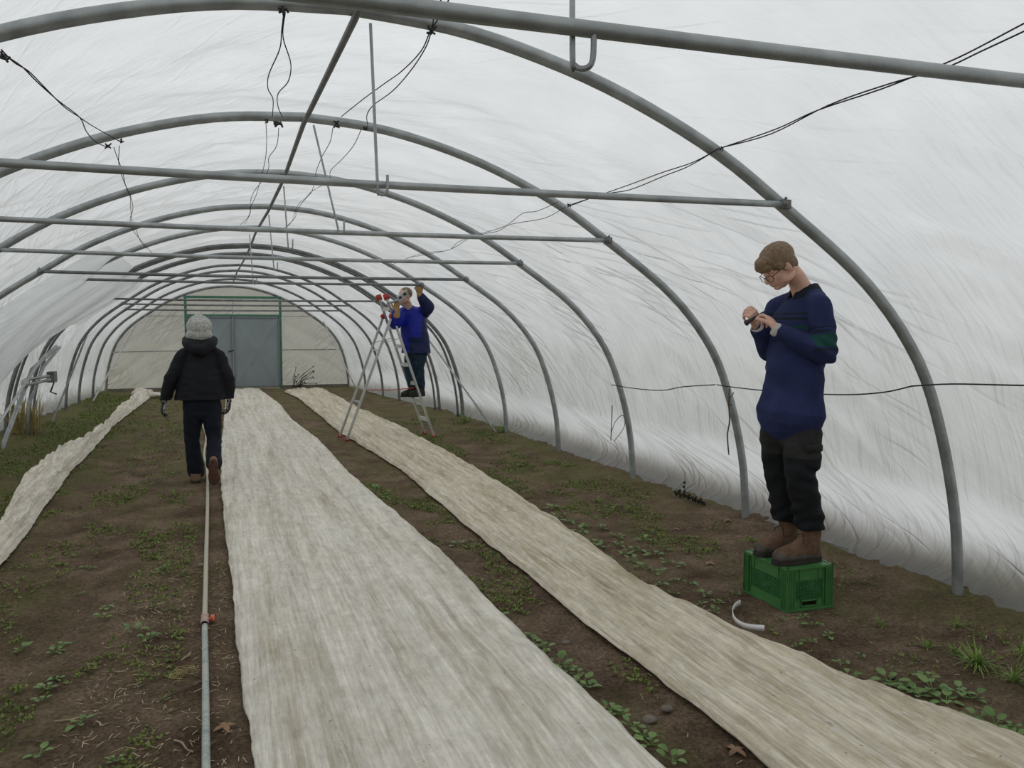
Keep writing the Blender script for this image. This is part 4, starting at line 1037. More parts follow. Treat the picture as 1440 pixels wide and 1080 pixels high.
# shirt
bm = bmesh.new()
hemz = PY(1120, 572, MY).z
loft(bm, [neck + Vector((.004, 0, -.035)), neck + Vector((.016, 0, -.075)), chest + Vector((.0, 0, .045)), chest + Vector((-.006, 0, -.08)), pel.lerp(chest, .35) + Vector((-.002, 0, 0)), Vector((pel.x - .004, MY, hemz - .03))],
     [(.062, .075), (.088, .140), (.126, .178), (.134, .182), (.144, .186), (.166, .212)], A[0], 6, 28)
for sh, el, wr in ((shN, elN, wrN), (shF, elF, wrF)):
    mid = sh.lerp(el, .5); caps(bm, [neck + Vector((.02, (sh.y - MY) * .35, -.07)), sh + Vector((0, 0, -.004))], [.062, .064], 18); caps(bm, [sh + Vector((0, 0, -.008)), mid, el], [.066, .068, .062], 18); caps(bm, [el, el.lerp(wr, .45), wr.lerp(el, .08)], [.064, .057, .043], 18)
me = remesh(bm, .0058, 6); cut(me, Vector((0, 0, hemz)), Vector((-.12, 0, -1)).normalized())
def shirt_fold(c, n_):
    w = wrinkle(.008, 6, 8, 2)(c, n_)
    for el in (elN, elF): w += .006 * math.exp(-((c - el).length / .12) ** 2) * math.sin(c.z * 95 + c.x * 60)
    if c.z < chest.z - .1: w += .007 * math.sin(c.x * 38 + c.y * 26 + 3 * nz(c.z * 3, c.x * 3)) * min(1, (chest.z - .1 - c.z) * 5)
    return w
displace(me, shirt_fold)
sh_o = obj('shirt', me, M['navy'], man); sh_o.data.materials.append(M['green_cloth']); sh_o.data.materials.append(M['navy_dark'])
mo = man.location
zb = PY(1130, 458, MY).z
for p in sh_o.data.polygons:
    c = p.center + mo; k = 0
    def seg_t(c, a, b): return (c - a).dot(b - a) / (b - a).length_squared, ((c - a) - (b - a) * ((c - a).dot(b - a) / (b - a).length_squared)).length
    onarm = False
    for sh, el, wr in ((shN, elN, wrN), (shF, elF, wrF)):
        t, d = seg_t(c, sh, el); ta, da = seg_t(c, el, wr)
        lateral = abs(c.y - MY) > .165
        if (d < .095 and .12 < t < 1.2 and lateral):
            onarm = True
            if .66 < t < .92: k = 1
            elif .58 < t < .62 or .50 < t < .53 or .96 < t < 1.0: k = 2
        elif da < .085 and ta > .1: onarm = True
    if not onarm:
        if zb - .055 < c.z < zb + .0: k = 1
        elif zb + .03 < c.z < zb + .045 or zb + .06 < c.z < zb + .072 or zb - .085 < c.z < zb - .075: k = 2
    p.material_index = k
# collar
bm = bmesh.new(); n = 28; ra = []; T_ = (neck - chest).normalized(); cc_ = neck + Vector((.004, 0, -.038))
for k in range(n + 1):
    a = 2 * PI * (k + .0) / n * .94 + .06 * PI; ca, sa = math.cos(a), math.sin(a)
    b0 = cc_ + Vector((-ca * .066 , -sa * .074, .012 - .040 * max(0, ca)))
    b1 = b0 + Vector((-ca * .004, -sa * .004, .042)); b2 = b0 + Vector((-ca * .022, -sa * .024, .008 - .006 * max(0, ca))); b3 = b0 + Vector((-ca * .034, -sa * .040, -.022 - .02 * max(0, ca)))
    ra.append([bm.verts.new(q) for q in (b0, b1, b2, b3)])
for a_, b_ in zip(ra, ra[1:]):
    for j in range(3): bm.faces.new((a_[j], b_[j], b_[j + 1], a_[j + 1]))
c_o = obj('collar', bm, M['navy_dark'], sh_o); md = c_o.modifiers.new('t', 'SOLIDIFY'); md.thickness = .004
bm = bmesh.new()
pa = neck + Vector((-.078, 0, -.085)); bar(bm, pa, pa + Vector((-.045, 0, -.13)), .030, .006, Vector((-1, 0, .3))); obj('placket', bm, M['navy_dark'], sh_o)
for wr, el in ((wrN, elN), (wrF, elF)):
    bm = bmesh.new(); d = (wr - el).normalized(); tube(bm, [wr - d * .014, wr + d * .004, wr + d * .020], [.040, .038, .034], 20); obj('cuff', bm, M['undershirt'], sh_o)
# trousers
bm = bmesh.new()
loft(bm, [Vector((pel.x, MY, hemz + .03)), pel, pel + Vector((.0, 0, -.07))], [(.108, .158), (.110, .162), (.10, .155)], A[0], 5, 24)
for hp, kn, an, sg in ((hipN, knN, ankN, 1), (hipF, knF, ankF, -1)):
    caps(bm, [hp + Vector((0, 0, -.02)), hp.lerp(kn, .5) + Vector((-.008, 0, 0)), kn + Vector((-.01, 0, 0)), kn.lerp(an, .5) + Vector((-.002, 0, 0)), an + Vector((.0, 0, .01))], [.092, .093, .080, .078, .076], 20, 5)
    side = Vector((0, -sg, 0)); q = hp.lerp(kn, .62) + side * .075; ell(bm, q, A, (.060, .028, .085))     # cargo pocket
me = remesh(bm, .008, 3); cut(me, Vector((0, 0, ankN.z + .0)), Vector((0, 0, -1))); cut(me, Vector((0, 0, hemz + .028)), Vector((0, 0, 1)))
def tr_fold(c, n_):
    w = wrinkle(.010, 7, 13, 9)(c, n_)
    w += .003 * math.sin(c.z * 70 + c.x * 25 + 4 * nz(c.x * 5, c.y * 5, c.z * 4)) * math.exp(-((c.z - knN.z) / .13) ** 2)
    w += .004 * math.sin(c.z * 85 + c.y * 50 + 3 * nz(c.x * 6, c.y * 6, 1)) * math.exp(-((c.z - ankN.z - .06) / .09) ** 2)
    return w
displace(me, tr_fold)
t_o = obj('trousers', me, M['trouser'], man); t_o.data.materials.append(M['trouser_pad'])
for p in t_o.data.polygons:
    c = p.center + mo
    if c.z < knN.z + .10: p.material_index = 1
for sg, hp, kn in ((1, hipN, knN),):
    q = hp.lerp(kn, .60) + Vector((-.01, -sg * .100, 0)); bm = bmesh.new(); box(bm, q + Vector((0, -.004, .055)), (.105, .012, .04)); bmesh.ops.bevel(bm, geom=bm.edges[:], offset=.005, segments=2); obj('pocket_flap', bm, M['trouser'], t_o)
for an, sg in ((ankN, -1), (ankF, 1)):
    y0_ = MY + sg * .105
    b, Q = boot(man, (an.x + .065, y0_), (an.x - .225, y0_ - .035 * (1 if sg > 0 else .2)), ZC, an.z - ZC + .035, M['boot'], M['boot_grey'], M['sole'], s=1.08)
    bm = bmesh.new()
    for k in range(5):
        a = .44 - .035 * k; z_ = .088 + .016 * k
        tube(bm, catmull([Q(a, -.026, z_), Q(a + .05 - .01 * k, 0, z_ + .012), Q(a, .026, z_ + .006)], 3), .0028, 6)
    tube(bm, catmull([Q(.39, 0, .15), Q(.45, .03, .13), Q(.44, .036, .09)], 4), .0026, 6); tube(bm, catmull([Q(.39, 0, .15), Q(.46, -.03, .135), Q(.45, -.036, .10)], 4), .0026, 6)
    obj('laces', bm, M['rubber'], b)
# tool in his hands
bm = bmesh.new(); tube(bm, catmull([tipA, tipA.lerp(tipB, .2), tipA.lerp(tipB, .5), tipB], 4), [.014, .016, .016, .014, .012, .011, .010, .009, .008, .007, .006, .005, .004], 12)
tag(obj('hand_tool', bm, M['tool_dark']), 'small dark-handled tool held in the hands of the person on the crate', 'tool')

# ------------------------------------------------------------------ woman walking away (faces +Y)
WY = 8.93
B = (Vector((0, 1, 0)), Vector((-1, 0, 0)), Vector((0, 0, 1)))
wo = thing('person', (-.20, WY, 0), 'person with grey hair in a black hooded jacket walking away along the pipe', 'person')
hc2 = PY(280, 464, WY + .02)
shL = PY(256, 503, WY); shR = PY(308, 503, WY)
elL = PY(240, 533, WY - .02); elR = PY(321, 532, WY - .02); wrL = PY(232, 563, WY + .02); wrR = PY(322, 560, WY + .02)
pel2 = PY(284, 567, WY)
aL = PY(276, 664, 9.02); kL = PY(270, 619, WY + .05); aR = PY(301, 655, 8.66); kR = PY(301, 617, WY - .03)
hL = PY(272, 572, WY); hR = PY(297, 572, WY)
bm = bmesh.new(); PH2, AX2 = head(bm, hc2, (0, 1, -.12), (0, .12, 1), .98)
caps(bm, [PH2(-.02, 0, -.05), hc2 + Vector((0, -.01, -.2))], [.05, .06], 14)
loft(bm, [hc2 + Vector((0, -.01, -.20)), (shL + shR) / 2 + Vector((0, 0, -.12)), pel2], [(.06, .12), (.10, .17), (.12, .16)], B[0], 5, 20)
for s_, e_, w_ in ((shL, elL, wrL), (shR, elR, wrR)): caps(bm, [s_, e_, w_], [.05, .04, .026])
fingers(bm, wrL, (PY(229, 577, WY + .04) - wrL), Vector((-.9, -.3, 0)), .95, (.35, .4, .4), (.4, 0), 1)
fingers(bm, wrR, (PY(321, 577, WY + .04) - wrR), Vector((.9, -.3, 0)), .95, (.35, .4, .4), (.4, 0), -1)
for h_, k_, a_ in ((hL, kL, aL), (hR, kR, aR)): caps(bm, [h_, k_, a_], [.09, .055, .04])
me = remesh(bm, .007, 2); obj('body', me, M['skin'], wo)
bm = bmesh.new(); ell(bm, PH2(-.018, 0, .028), AX2, (.128, .124, .122), 24); ell(bm, PH2(-.05, 0, -.06), AX2, (.080, .128, .085)); ell(bm, PH2(-.02, -.05, -.05), AX2, (.05, .05, .07))
me = remesh(bm, .008, 3); displace(me, lambda c, n_: .012 * nz(c.x * 12, c.y * 12, c.z * 9) + .003 * nz(c.x * 40, c.y * 40, c.z * 9)); obj('hair', me, M['hair_grey'], wo)
bm = bmesh.new(); hz2 = PY(284, 561, WY).z
loft(bm, [hc2 + Vector((0, -.01, -.145)), (shL + shR) / 2 + Vector((0, 0, .0)), (shL + shR) / 2 + Vector((0, 0, -.14)), PY(283, 530, WY), PY(283, 562, WY) + Vector((0, 0, -.02))],
     [(.075, .085), (.105, .150), (.135, .185), (.145, .205), (.165, .252)], B[0], 6, 28)
for s_, e_, w_ in ((shL, elL, wrL), (shR, elR, wrR)): caps(bm, [hc2 + Vector(((s_.x - hc2.x) * .3, 0, -.19)), s_ + Vector((0, 0, .01))], [.07, .062], 16); caps(bm, [s_, s_.lerp(e_, .5), e_], [.068, .066, .060], 16); caps(bm, [e_, e_.lerp(w_, .5), w_.lerp(e_, .06)], [.060, .056, .050], 16)
me = remesh(bm, .010, 3); cut(me, Vector((0, 0, hz2)), Vector((0, 0, -1))); displace(me, wrinkle(.011, 6, 12, 5))
jk = obj('jacket', me, M['black_cloth'], wo)
bm = bmesh.new(); hb = PY(281, 486, WY - .07)
loft(bm, [hb + Vector((-.115, .09, .055)), hb + Vector((-.09, -.02, .01)), hb + Vector((0, -.06, -.04)), hb + Vector((.09, -.02, .01)), hb + Vector((.115, .09, .055))], [(.04, .05), (.055, .06), (.065, .075), (.055, .06), (.04, .05)], (0, 0, 1), 5, 16)
ell(bm, hb + Vector((0, .04, .02)), B, (.10, .12, .06)); me = remesh(bm, .009, 3); displace(me, wrinkle(.008, 9, 9, 1)); obj('hood', me, M['black_cloth'], jk)
bm = bmesh.new()
loft(bm, [pel2 + Vector((0, 0, .08)), pel2, pel2 + Vector((0, 0, -.07))], [(.13, .165), (.14, .178), (.11, .150)], B[0], 5, 22)
caps(bm, [hL, hL.lerp(kL, .5), kL, kL.lerp(aL, .5), aL + Vector((0, 0, .015))], [.098, .086, .070, .074, .082], 18)
caps(bm, [hR, hR.lerp(kR, .5), kR, kR.lerp(aR, .5), aR + Vector((0, 0, .02))], [.098, .086, .068, .070, .074], 18)
me = remesh(bm, .010, 3); displace(me, wrinkle(.007, 6, 12, 3)); tr2 = obj('trousers', me, M['dark_jeans'], wo)
g1 = PG(274, 678)
b, Q = boot(wo, (aL.x, aL.y - .12), (aL.x - .02, aL.y + .16), gz(aL.x, aL.y), .09, M['shoe_tan'], M['shoe_tan'], M['sole'], s=1.0, name='shoe')
# raised right foot, sole to the camera, standing on its toes
c0 = PG(301, 688); c0.z = gz(c0.x, c0.y) + .010
foot = bpy.data.objects.new('shoe', None); COL.objects.link(foot); foot.parent = wo; foot.location = Vector((c0.x, c0.y + .10, c0.z)) - wo.location
d = Vector((0, -.42, .9)).normalized(); u = Vector((0, .9, .42)); sx_ = Vector((1, 0, 0)); c1 = Vector((c0.x, c0.y + .10, c0.z + .02))
def Q2(a, b_, c_): return c1 + d * (a * .27) + sx_ * b_ + u * c_
bm = bmesh.new(); loft(bm, [Q2(.10, 0, .03), Q2(.35, 0, .04), Q2(.65, 0, .05), Q2(.9, 0, .05)], [(.044, .024), (.046, .034), (.036, .042), (.036, .046)], sx_, 5, 18)
me = remesh(bm, .008, 3); obj('upper', me, M['shoe_tan'], foot)
bm = bmesh.new(); n = 28; lo = []; hi = []
for k in range(n):
    a = 2 * PI * k / n; x = .5 - .54 * math.cos(a); w = (.058 - .014 * math.exp(-((x - .55) / .14) ** 2) - .008 * x) * math.copysign(abs(math.sin(a)) ** .75, math.sin(a))
    lo.append(bm.verts.new(Q2(x, w, -.006))); hi.append(bm.verts.new(Q2(x, w, .020)))
for k in range(n): bm.faces.new((lo[k], lo[(k + 1) % n], hi[(k + 1) % n], hi[k]))
bm.faces.new(lo[::-1]); bm.faces.new(hi); bmesh.ops.recalc_face_normals(bm, faces=bm.faces); obj('sole', bm, M['sole_brown'], foot, smooth=False)
# gloves
for wr, tgt, sg in ((wrL, PY(229, 577, WY + .04), -1), (wrR, PY(321, 577, WY + .04), 1)):
    bm = bmesh.new(); fingers(bm, wr, tgt - wr, Vector((sg * .9, -.3, 0)), 1.2, (.35, .4, .4), (.4, 0), -sg, .0105)
    me = remesh(bm, .005, 1); go = obj('glove', me, M['glove_black'], wo); go.data.materials.append(M['glove_grey'])
    for p in go.data.polygons:
        if p.normal.dot(Vector((-sg * .4, -1, .2)).normalized()) > .35: p.material_index = 1 if nz(p.center.x * 40, p.center.z * 40, 2) > -.1 else 0

# ------------------------------------------------------------------ man on the ladder
LY = 11.72
la = thing('person', (2.56, LY, .58), 'person in a royal blue jacket and jeans standing on the ladder with raised arms', 'person')
F3 = Vector((-.80, -.60, 0)); L3 = Vector((.60, -.80, 0)); AX3 = (F3, L3, Vector((0, 0, 1)))
hc3 = PY(569, 417, LY - .06)
bm = bmesh.new(); PH3, HX3 = head(bm, hc3, F3 + Vector((-.2, 0, -.10)), (0, 0, 1), .98)
nk = PY(578, 434, LY); pl3 = PY(585, 492, LY)
sL = PY(594, 440, LY - .06); sR = PY(568, 442, LY + .02)
eL = PY(603, 423, LY - .2); eR = PY(556, 446, LY - .12)
eL = PY(602, 432, LY - .22); wL = PY(590, 414, LY - .30)
gL = PY(588, 404.5, 11.365); wR = PY(558, 436, LY - .30); eR = PY(556, 455, LY - .15)
aL3 = PY(591, 540, LY - .04); kL3 = PY(589, 516, LY - .05); aR3 = PY(580, 541, LY + .02); kR3 = PY(576, 516, LY + .02)
caps(bm, [PH3(-.02, 0, -.05), nk + Vector((0, 0, -.05))], [.052, .06], 14)
loft(bm, [nk + Vector((0, 0, -.04)), (sL + sR) / 2 + Vector((0, 0, -.1)), pl3], [(.06, .1), (.1, .15), (.1, .14)], F3, 4, 18)
for s_, e_, w_ in ((sL, eL, wL), (sR, eR, wR)): caps(bm, [s_, e_, w_], [.05, .04, .026])
fingers(bm, wL, gL - wL, Vector((0, -1, .2)), .95, (.7, 1.0, .9), (.8, 0), 1)
fingers(bm, wR, Vector((0, -.1, 1)), Vector((0, -1, .1)), .95, (.6, 1.0, .9), (.8, 0), -1)
for h_, k_, a_ in ((pl3 + L3 * .08, kL3, aL3), (pl3 - L3 * .08, kR3, aR3)): caps(bm, [h_, k_, a_], [.08, .05, .035])
obj('body', remesh(bm, .008, 2), M['skin'], la)
bm = bmesh.new(); ell(bm, PH3(-.03, 0, .045), HX3, (.10, .085, .085), 20); obj('hair', remesh(bm, .01, 2), M['hair_brown'], la)
bm = bmesh.new(); hz3 = PY(582, 496, LY).z
loft(bm, [nk + Vector((0, 0, -.03)), (sL + sR) / 2 + Vector((0, 0, -.03)), (sL + sR) / 2 + Vector((.01, 0, -.22)), pl3 + Vector((0, 0, .10)), pl3 + Vector((0, 0, -.06))], [(.075, .085), (.12, .175), (.155, .205), (.16, .21), (.17, .225)], F3, 6, 24)
for s_, e_, w_ in ((sL, eL, wL), (sR, eR, wR)): caps(bm, [s_, s_.lerp(e_, .5), e_], [.098, .092, .086], 16); caps(bm, [e_, e_.lerp(w_, .5), w_.lerp(e_, .15)], [.086, .072, .052], 16)
me = remesh(bm, .012, 3); cut(me, Vector((0, 0, hz3)), Vector((0, 0, -1))); displace(me, wrinkle(.010, 6, 8, 8))
j3 = obj('jacket', me, M['blue_dark'], la); j3.data.materials.append(M['blue'])
for p in j3.data.polygons:
    c = p.center + la.location; q = c - pl3
    tor = abs(q.dot(L3)) < .185
    if tor and c.z > pl3.z + .18 and q.dot(F3) > -.2: p.material_index = 1
    elif tor and q.dot(L3) < .02 and q.dot(F3) > .0: p.material_index = 1
bm = bmesh.new(); loft(bm, [nk + L3 * .09 + Vector((0, 0, -.02)) - F3 * .0, nk - F3 * .08 + Vector((0, 0, .0)), nk - L3 * .09 + Vector((0, 0, -.02))], [(.035, .045)] * 3, (0, 0, 1), 5, 14); obj('collar', remesh(bm, .01, 2), M['blue'], j3)
bm = bmesh.new()
loft(bm, [pl3 + Vector((0, 0, .05)), pl3 + Vector((0, 0, -.06))], [(.12, .17), (.11, .16)], F3, 4, 18)
for h_, k_, a_ in ((pl3 + L3 * .08 + Vector((0, 0, -.05)), kL3, aL3), (pl3 - L3 * .08 + Vector((0, 0, -.05)), kR3, aR3)): caps(bm, [h_, h_.lerp(k_, .5), k_, k_.lerp(a_, .5), a_], [.10, .088, .074, .070, .068], 16)
me = remesh(bm, .010, 3); displace(me, wrinkle(.008, 6, 14, 4)); obj('trousers', me, M['jeans'], la)
for a_ in (aL3, aR3): boot(la, (a_.x + .06, a_.y + .03), (a_.x - .17, a_.y - .10), .575, a_.z - .575 + .02, M['sole'], M['sole'], M['sole'], s=1.0)
for wr, dr, sg in ((wL, gL - wL, 1), (wR, Vector((0, -.1, 1)), -1)):
    bm = bmesh.new(); fingers(bm, wr, dr, Vector((0, -1, .2 if sg > 0 else .1)), 1.06, (.7, 1.0, .9), (.8, 0), sg, .0115); d_ = dr.normalized(); caps(bm, [wr - d_ * .07, wr], [.048, .040], 12)
    obj('glove', remesh(bm, .006, 2), M['glove_tan'], la)
# long metal level held in front of the face
bm = bmesh.new(); a = PY(559, 421, LY - .34); b_ = PY(573, 410.5, LY - .30); bar(bm, a, b_, .03, .09, Vector((.4, -.3, 1)))
root = thing('metal_bracket', (a + b_) / 2, 'flat pale perforated metal bracket held before the face of the person on the ladder', 'bracket')
obj('plate', bm, M['alu'], root, smooth=False)
for f in (.25, .7):
    bm = bmesh.new(); c = a.lerp(b_, f) + Vector((0, -.02, 0)); tube(bm, [c + Vector((.005, .004, 0)), c + Vector((-.012, -.014, 0))], .020, 10); obj('hole', bm, M['rubber'], root)
bm = bmesh.new(); tube(bm, [PY(544, 426, LY - .32), PY(556, 424, LY - .32)], .017, 8); tube(bm, [PY(555, 424, LY - .32), PY(561, 421, LY - .33)], .022, 8); tag(obj('hand_tool', bm, M['steel']), 'short metal tool pointing left in the gloved hand above the ladder top', 'tool')

# ------------------------------------------------------------------ plants
def leafblade(bm, p, d, L, w, up=Vector((0, 0, 1)), bend=.5, k=4):
    d = Vector(d).normalized(); s = d.cross(up).normalized(); prev = None
    for i in range(k + 1):
        t = i / k; c = Vector(p) + d * (L * t) - Vector((0, 0, 1)) * (bend * L * t * t); ww = w * math.sin(PI * min(1, .12 + .88 * t)) ** .7 if t < 1 else 0.0005
        q = (bm.verts.new(c + s * ww), bm.verts.new(c - Vector((0, 0, 1)) * ww * .25), bm.verts.new(c - s * ww))
        if prev: bm.faces.new((prev[0], prev[1], q[1], q[0])); bm.faces.new((prev[1], prev[2], q[2], q[1]))
        prev = q
def rosette(bm, p, n, L, rnd, w=.42, elev=(.25, .8)):
    for i in range(n):
        a = 2 * PI * i / n + rnd.uniform(-.4, .4); e = rnd.uniform(*elev); l = L * rnd.uniform(.6, 1.15)
        d = Vector((math.cos(a) * math.cos(e), math.sin(a) * math.cos(e), math.sin(e))); base = Vector(p)
        st = base + d * l * .45
        tube(bm, [base, st], .0013 + L * .012, 4, False); leafblade(bm, st, d, l * .62, l * w * .55, bend=rnd.uniform(.2, .7))
def tuft(bm, p, n, L, rnd, w=.0022):
    for i in range(n):
        a = rnd.uniform(0, 2 * PI); e = rnd.uniform(.35, 1.35); l = L * rnd.uniform(.5, 1.1); o_ = Vector((rnd.uniform(-1, 1), rnd.uniform(-1, 1), 0)) * L * .14
        leafblade(bm, Vector(p) + o_, Vector((math.cos(a) * math.cos(e), math.sin(a) * math.cos(e), math.sin(e))), l, w, bend=rnd.uniform(.15, .75))
rnd = random.Random(3)
def plant(px, py, kind, L, n, lab, group=None, mat=None, name=None, cat=None):
    g = PG(px, py); g.z = gz(g.x, g.y) + .002; bm = bmesh.new()
    if kind == 'r': rosette(bm, g, n, L, rnd)
    else: tuft(bm, g, n, L, rnd, .0022 if L < .15 else .0030)
    o = obj(name or ('leafy_seedling' if kind == 'r' else 'grass_tuft'), bm, M[mat or ('leaf' if kind == 'r' else 'grass')], base=g)
    return tag(o, lab, cat or ('seedling' if kind == 'r' else 'grass tuft'), group)
for (px, py, L, n, lab) in ((1375, 935, .15, 90, 'largest bright green grass tuft, in the soil near the lower right edge'), (1425, 958, .12, 50, 'grass tuft at the right edge below the largest one'), (1305, 908, .09, 34, 'small grass tuft left of the largest one'),
                            (1345, 918, .10, 40, 'grass tuft touching the left side of the largest one'), (1347, 886, .085, 24, 'small pale grass tuft above the largest one, by the hoop foot'), (1438, 925, .11, 34, 'grass tuft cut by the right picture edge'),
                            (1240, 880, .09, 26, 'thin grass tuft right of the green crate'), (706, 612, .28, 70, 'green grass tuft at the foot of the fifth hoop, beside the brace end'), (655, 597, .30, 80, 'dark green grass tuft at the foot of the doubled hoops'),
                            (843, 708, .10, 24, 'small pale grass tuft in the soil before the third hoop'), (38, 612, .20, 60, 'green grass around the straw clump at the far left'), (140, 556, .35, 60, 'green grass tuft in the far left corner of the end wall')):
    plant(px, py, 't', L, n, lab)
p = PG(36, 612); bm = bmesh.new(); r3 = random.Random(5)
for i in range(160):
    a = r3.uniform(0, 2 * PI); e = r3.uniform(.9, 1.5); L = r3.uniform(.4, .82)
    leafblade(bm, (p.x + r3.uniform(-.16, .16), p.y + r3.uniform(-.16, .16), 0), Vector((math.cos(a) * math.cos(e) * .8, math.sin(a) * math.cos(e), math.sin(e))), L, .006, bend=r3.uniform(.05, .35))
tag(obj('straw_clump', bm, M['straw_grass']), 'tall clump of dry straw-coloured grass against the left film wall', 'grass clump')
LP = [(1250, 960, .085, 7), (1268, 972, .08, 6), (1290, 980, .085, 6), (1312, 975, .10, 7), (1330, 990, .09, 6), (1350, 978, .08, 6), (1370, 985, .08, 6), (1192, 952, .075, 5), (1185, 935, .06, 5), (1300, 955, .07, 5), (1375, 1015, .08, 5), (1400, 1020, .09, 5), (1430, 1040, .08, 5), (1355, 1018, .06, 4), (1395, 1048, .08, 5), (1425, 1024, .06, 4),
      (1140, 905, .06, 4), (1165, 895, .055, 4), (1120, 912, .05, 4), (1145, 880, .06, 5), (1130, 870, .05, 4), (1210, 925, .05, 4), (1100, 872, .05, 4),
      (990, 838, .06, 5), (1010, 850, .06, 5), (1005, 862, .055, 4), (985, 850, .05, 4), (1035, 836, .05, 4), (950, 818, .06, 5), (970, 822, .06, 5), (930, 822, .06, 4), (948, 835, .05, 4)]
for (px, py, L, n) in LP:
    where = 'low right corner beyond the right fleece' if py > 915 else ('in front of the green crate' if px > 1090 else 'left of the green crate')
    plant(px, py, 'r', L, n, 'small round-leaved green seedling, ' + where, 'round-leaved seedlings, ' + where)
LP2 = [(835, 765), (850, 772), (868, 768), (880, 778), (895, 775), (905, 762), (920, 782), (940, 792), (958, 798), (815, 748), (800, 735), (785, 728), (825, 742), (905, 800), (925, 806), (845, 745), (855, 790), (775, 715), (870, 755), (890, 790)]
for (px, py) in LP2: plant(px, py, 'r', rnd.uniform(.06, .085), 6, 'leafy weed in the green row between the right fleece and the film wall', 'leafy weeds beyond the right fleece')
for (px, py) in ((738, 895), (748, 905), (765, 912), (785, 938), (795, 945), (812, 950), (820, 962), (828, 970), (858, 1000), (872, 1006), (890, 1022), (905, 1034), (915, 1045), (945, 1066), (700, 865), (640, 762), (540, 698), (528, 688)):
    plant(px, py, 'r', rnd.uniform(.05, .085), 6, 'small weed growing along the right edge of the middle fleece', 'weeds along the middle fleece edge')
for (px, py, n) in ((65, 968, 9), (78, 955, 8), (60, 985, 7), (85, 905, 6), (78, 915, 6), (110, 830, 5), (125, 795, 5), (150, 855, 5), (210, 900, 6), (190, 888, 5), (228, 800, 5), (145, 870, 5), (163, 1070, 6), (112, 1016, 5), (55, 1060, 4), (30, 912, 5)):
    plant(px, py, 'r', rnd.uniform(.045, .07), n, 'small bright weed in the bare soil left of the water pipe', 'weeds left of the water pipe')
# dark plant against the film and dead stalks by the end wall
bm = bmesh.new(); r4 = random.Random(11)
for i in range(16):
    p = PG(950 + i * 2.6, 706 + i * .9); h = r4.uniform(.02, .07) if i != 5 else .15; p.z = .05
    tube(bm, [p, p + Vector((r4.uniform(-.01, .01), 0, h))], .003, 5)
    for k in range(3): ell(bm, p + Vector((r4.uniform(-.012, .012), r4.uniform(-.01, .01), h * (.5 + .25 * k))), ((1, 0, 0), (0, 1, 0), (0, 0, 1)), (.012, .009, .011), 6)
tag(obj('dark_weed', bm, M['dark_plant']), 'row of dark dried weed sprigs at the film foot between second and third hoops', 'dried weed')
bm = bmesh.new(); p0 = PY(410, 543, 22.0)
for i in range(16):
    e = PY(405 + r4.uniform(0, 40), 545 - r4.uniform(4, 30), 22.0); tube(bm, catmull([p0 + Vector((r4.uniform(0, .3), 0, -.02)), (p0 + e) / 2 + Vector((0, 0, r4.uniform(-.05, .05))), e], 3), .006, 5)
    ell(bm, e, ((1, 0, 0), (0, 1, 0), (0, 0, 1)), (.02, .02, .015), 6)
tag(obj('dead_stalks', bm, M['dark_plant']), 'sprawling dead plant stalks before the end wall right of the doors', 'dead plant')

# uncountable seedlings and litter
def patch(name, regions, mat, lab, n, rnd, size=(.008, .02), flat=False, cat='seedlings'):
    bm = bmesh.new(); cnt = 0; tries = 0
    while cnt < n and tries < n * 40:
        tries += 1; x0, x1, y0, y1, thr = rnd.choice(regions); x = rnd.uniform(x0, x1); y = y0 + (y1 - y0) * rnd.random() ** 1.3
        if noise.fractal(Vector((x * 2.1, y * 1.0, 6)), .6, 2.2, 4) < thr: continue
        l1, r1 = lerp_tab(CL, y)[0], lerp_tab(CR, y)[0]; l2, r2 = lerp_tab(RL, y)[0], lerp_tab(RR, y)[0]; l3, r3_ = lerp_tab(LL, y)[0], lerp_tab(LR, y)[0]
        if l1 - .02 < x < r1 + .02 or l2 - .02 < x < r2 + .02 or (y > 5.4 and l3 < x < r3_): continue
        if CX - .03 < x < CX + CW + .03 and CY - .03 < y < CY + CD + .03: continue
        z = gzf(x, y) - .002; s = rnd.uniform(*size) * (1 + .05 * y)
        if flat:
            a = rnd.uniform(0, PI); d = Vector((math.cos(a), math.sin(a), rnd.uniform(-.05, .2))) * s * .5; w = Vector((-math.sin(a), math.cos(a), 0)) * .0016
            c = Vector((x, y, z + .004)); bm.faces.new([bm.verts.new(q) for q in (c - d - w, c + d - w, c + d + w, c - d + w)])
        else:
            for k in range(rnd.choice((3, 4, 5))):
                a = rnd.uniform(0, 2 * PI); e = rnd.uniform(.2, 1.2); d = Vector((math.cos(a) * math.cos(e), math.sin(a) * math.cos(e), math.sin(e))) * s; w = Vector((-math.sin(a), math.cos(a), 0)) * s * .28
                c = Vector((x, y, z)); bm.faces.new([bm.verts.new(q) for q in (c, c + d * .6 + w, c + d, c + d * .6 - w)])
        cnt += 1
    tag(obj(name, bm, M[mat], smooth=False), lab, cat, kind='stuff')
patch('sprouting_weeds', [(-2.7, -1.5, 5, 21, -.25), (-2.6, -.4, 6, 20, -.02), (-1.6, -.2, 3, 9, .10)], 'moss', 'sprinkling of tiny green sprouts over the soil on the left half', 9000, random.Random(21))
patch('sprouting_weeds', [(2.6, 3.7, 2.6, 12, .12), (2.6, 3.6, 5, 14, .1), (1.3, 1.8, 3, 9, .22)], 'moss', 'tiny green sprouts over the soil strips right of the middle fleece', 4200, random.Random(22))
patch('straw_litter', [(-2.4, 3.7, 2.0, 9, -.5), (-.6, 0.1, 2.0, 6, -.6)], 'straw', 'scattered bits of dry straw and root litter on the soil', 1500, random.Random(23), (.008, .036), True, 'litter')
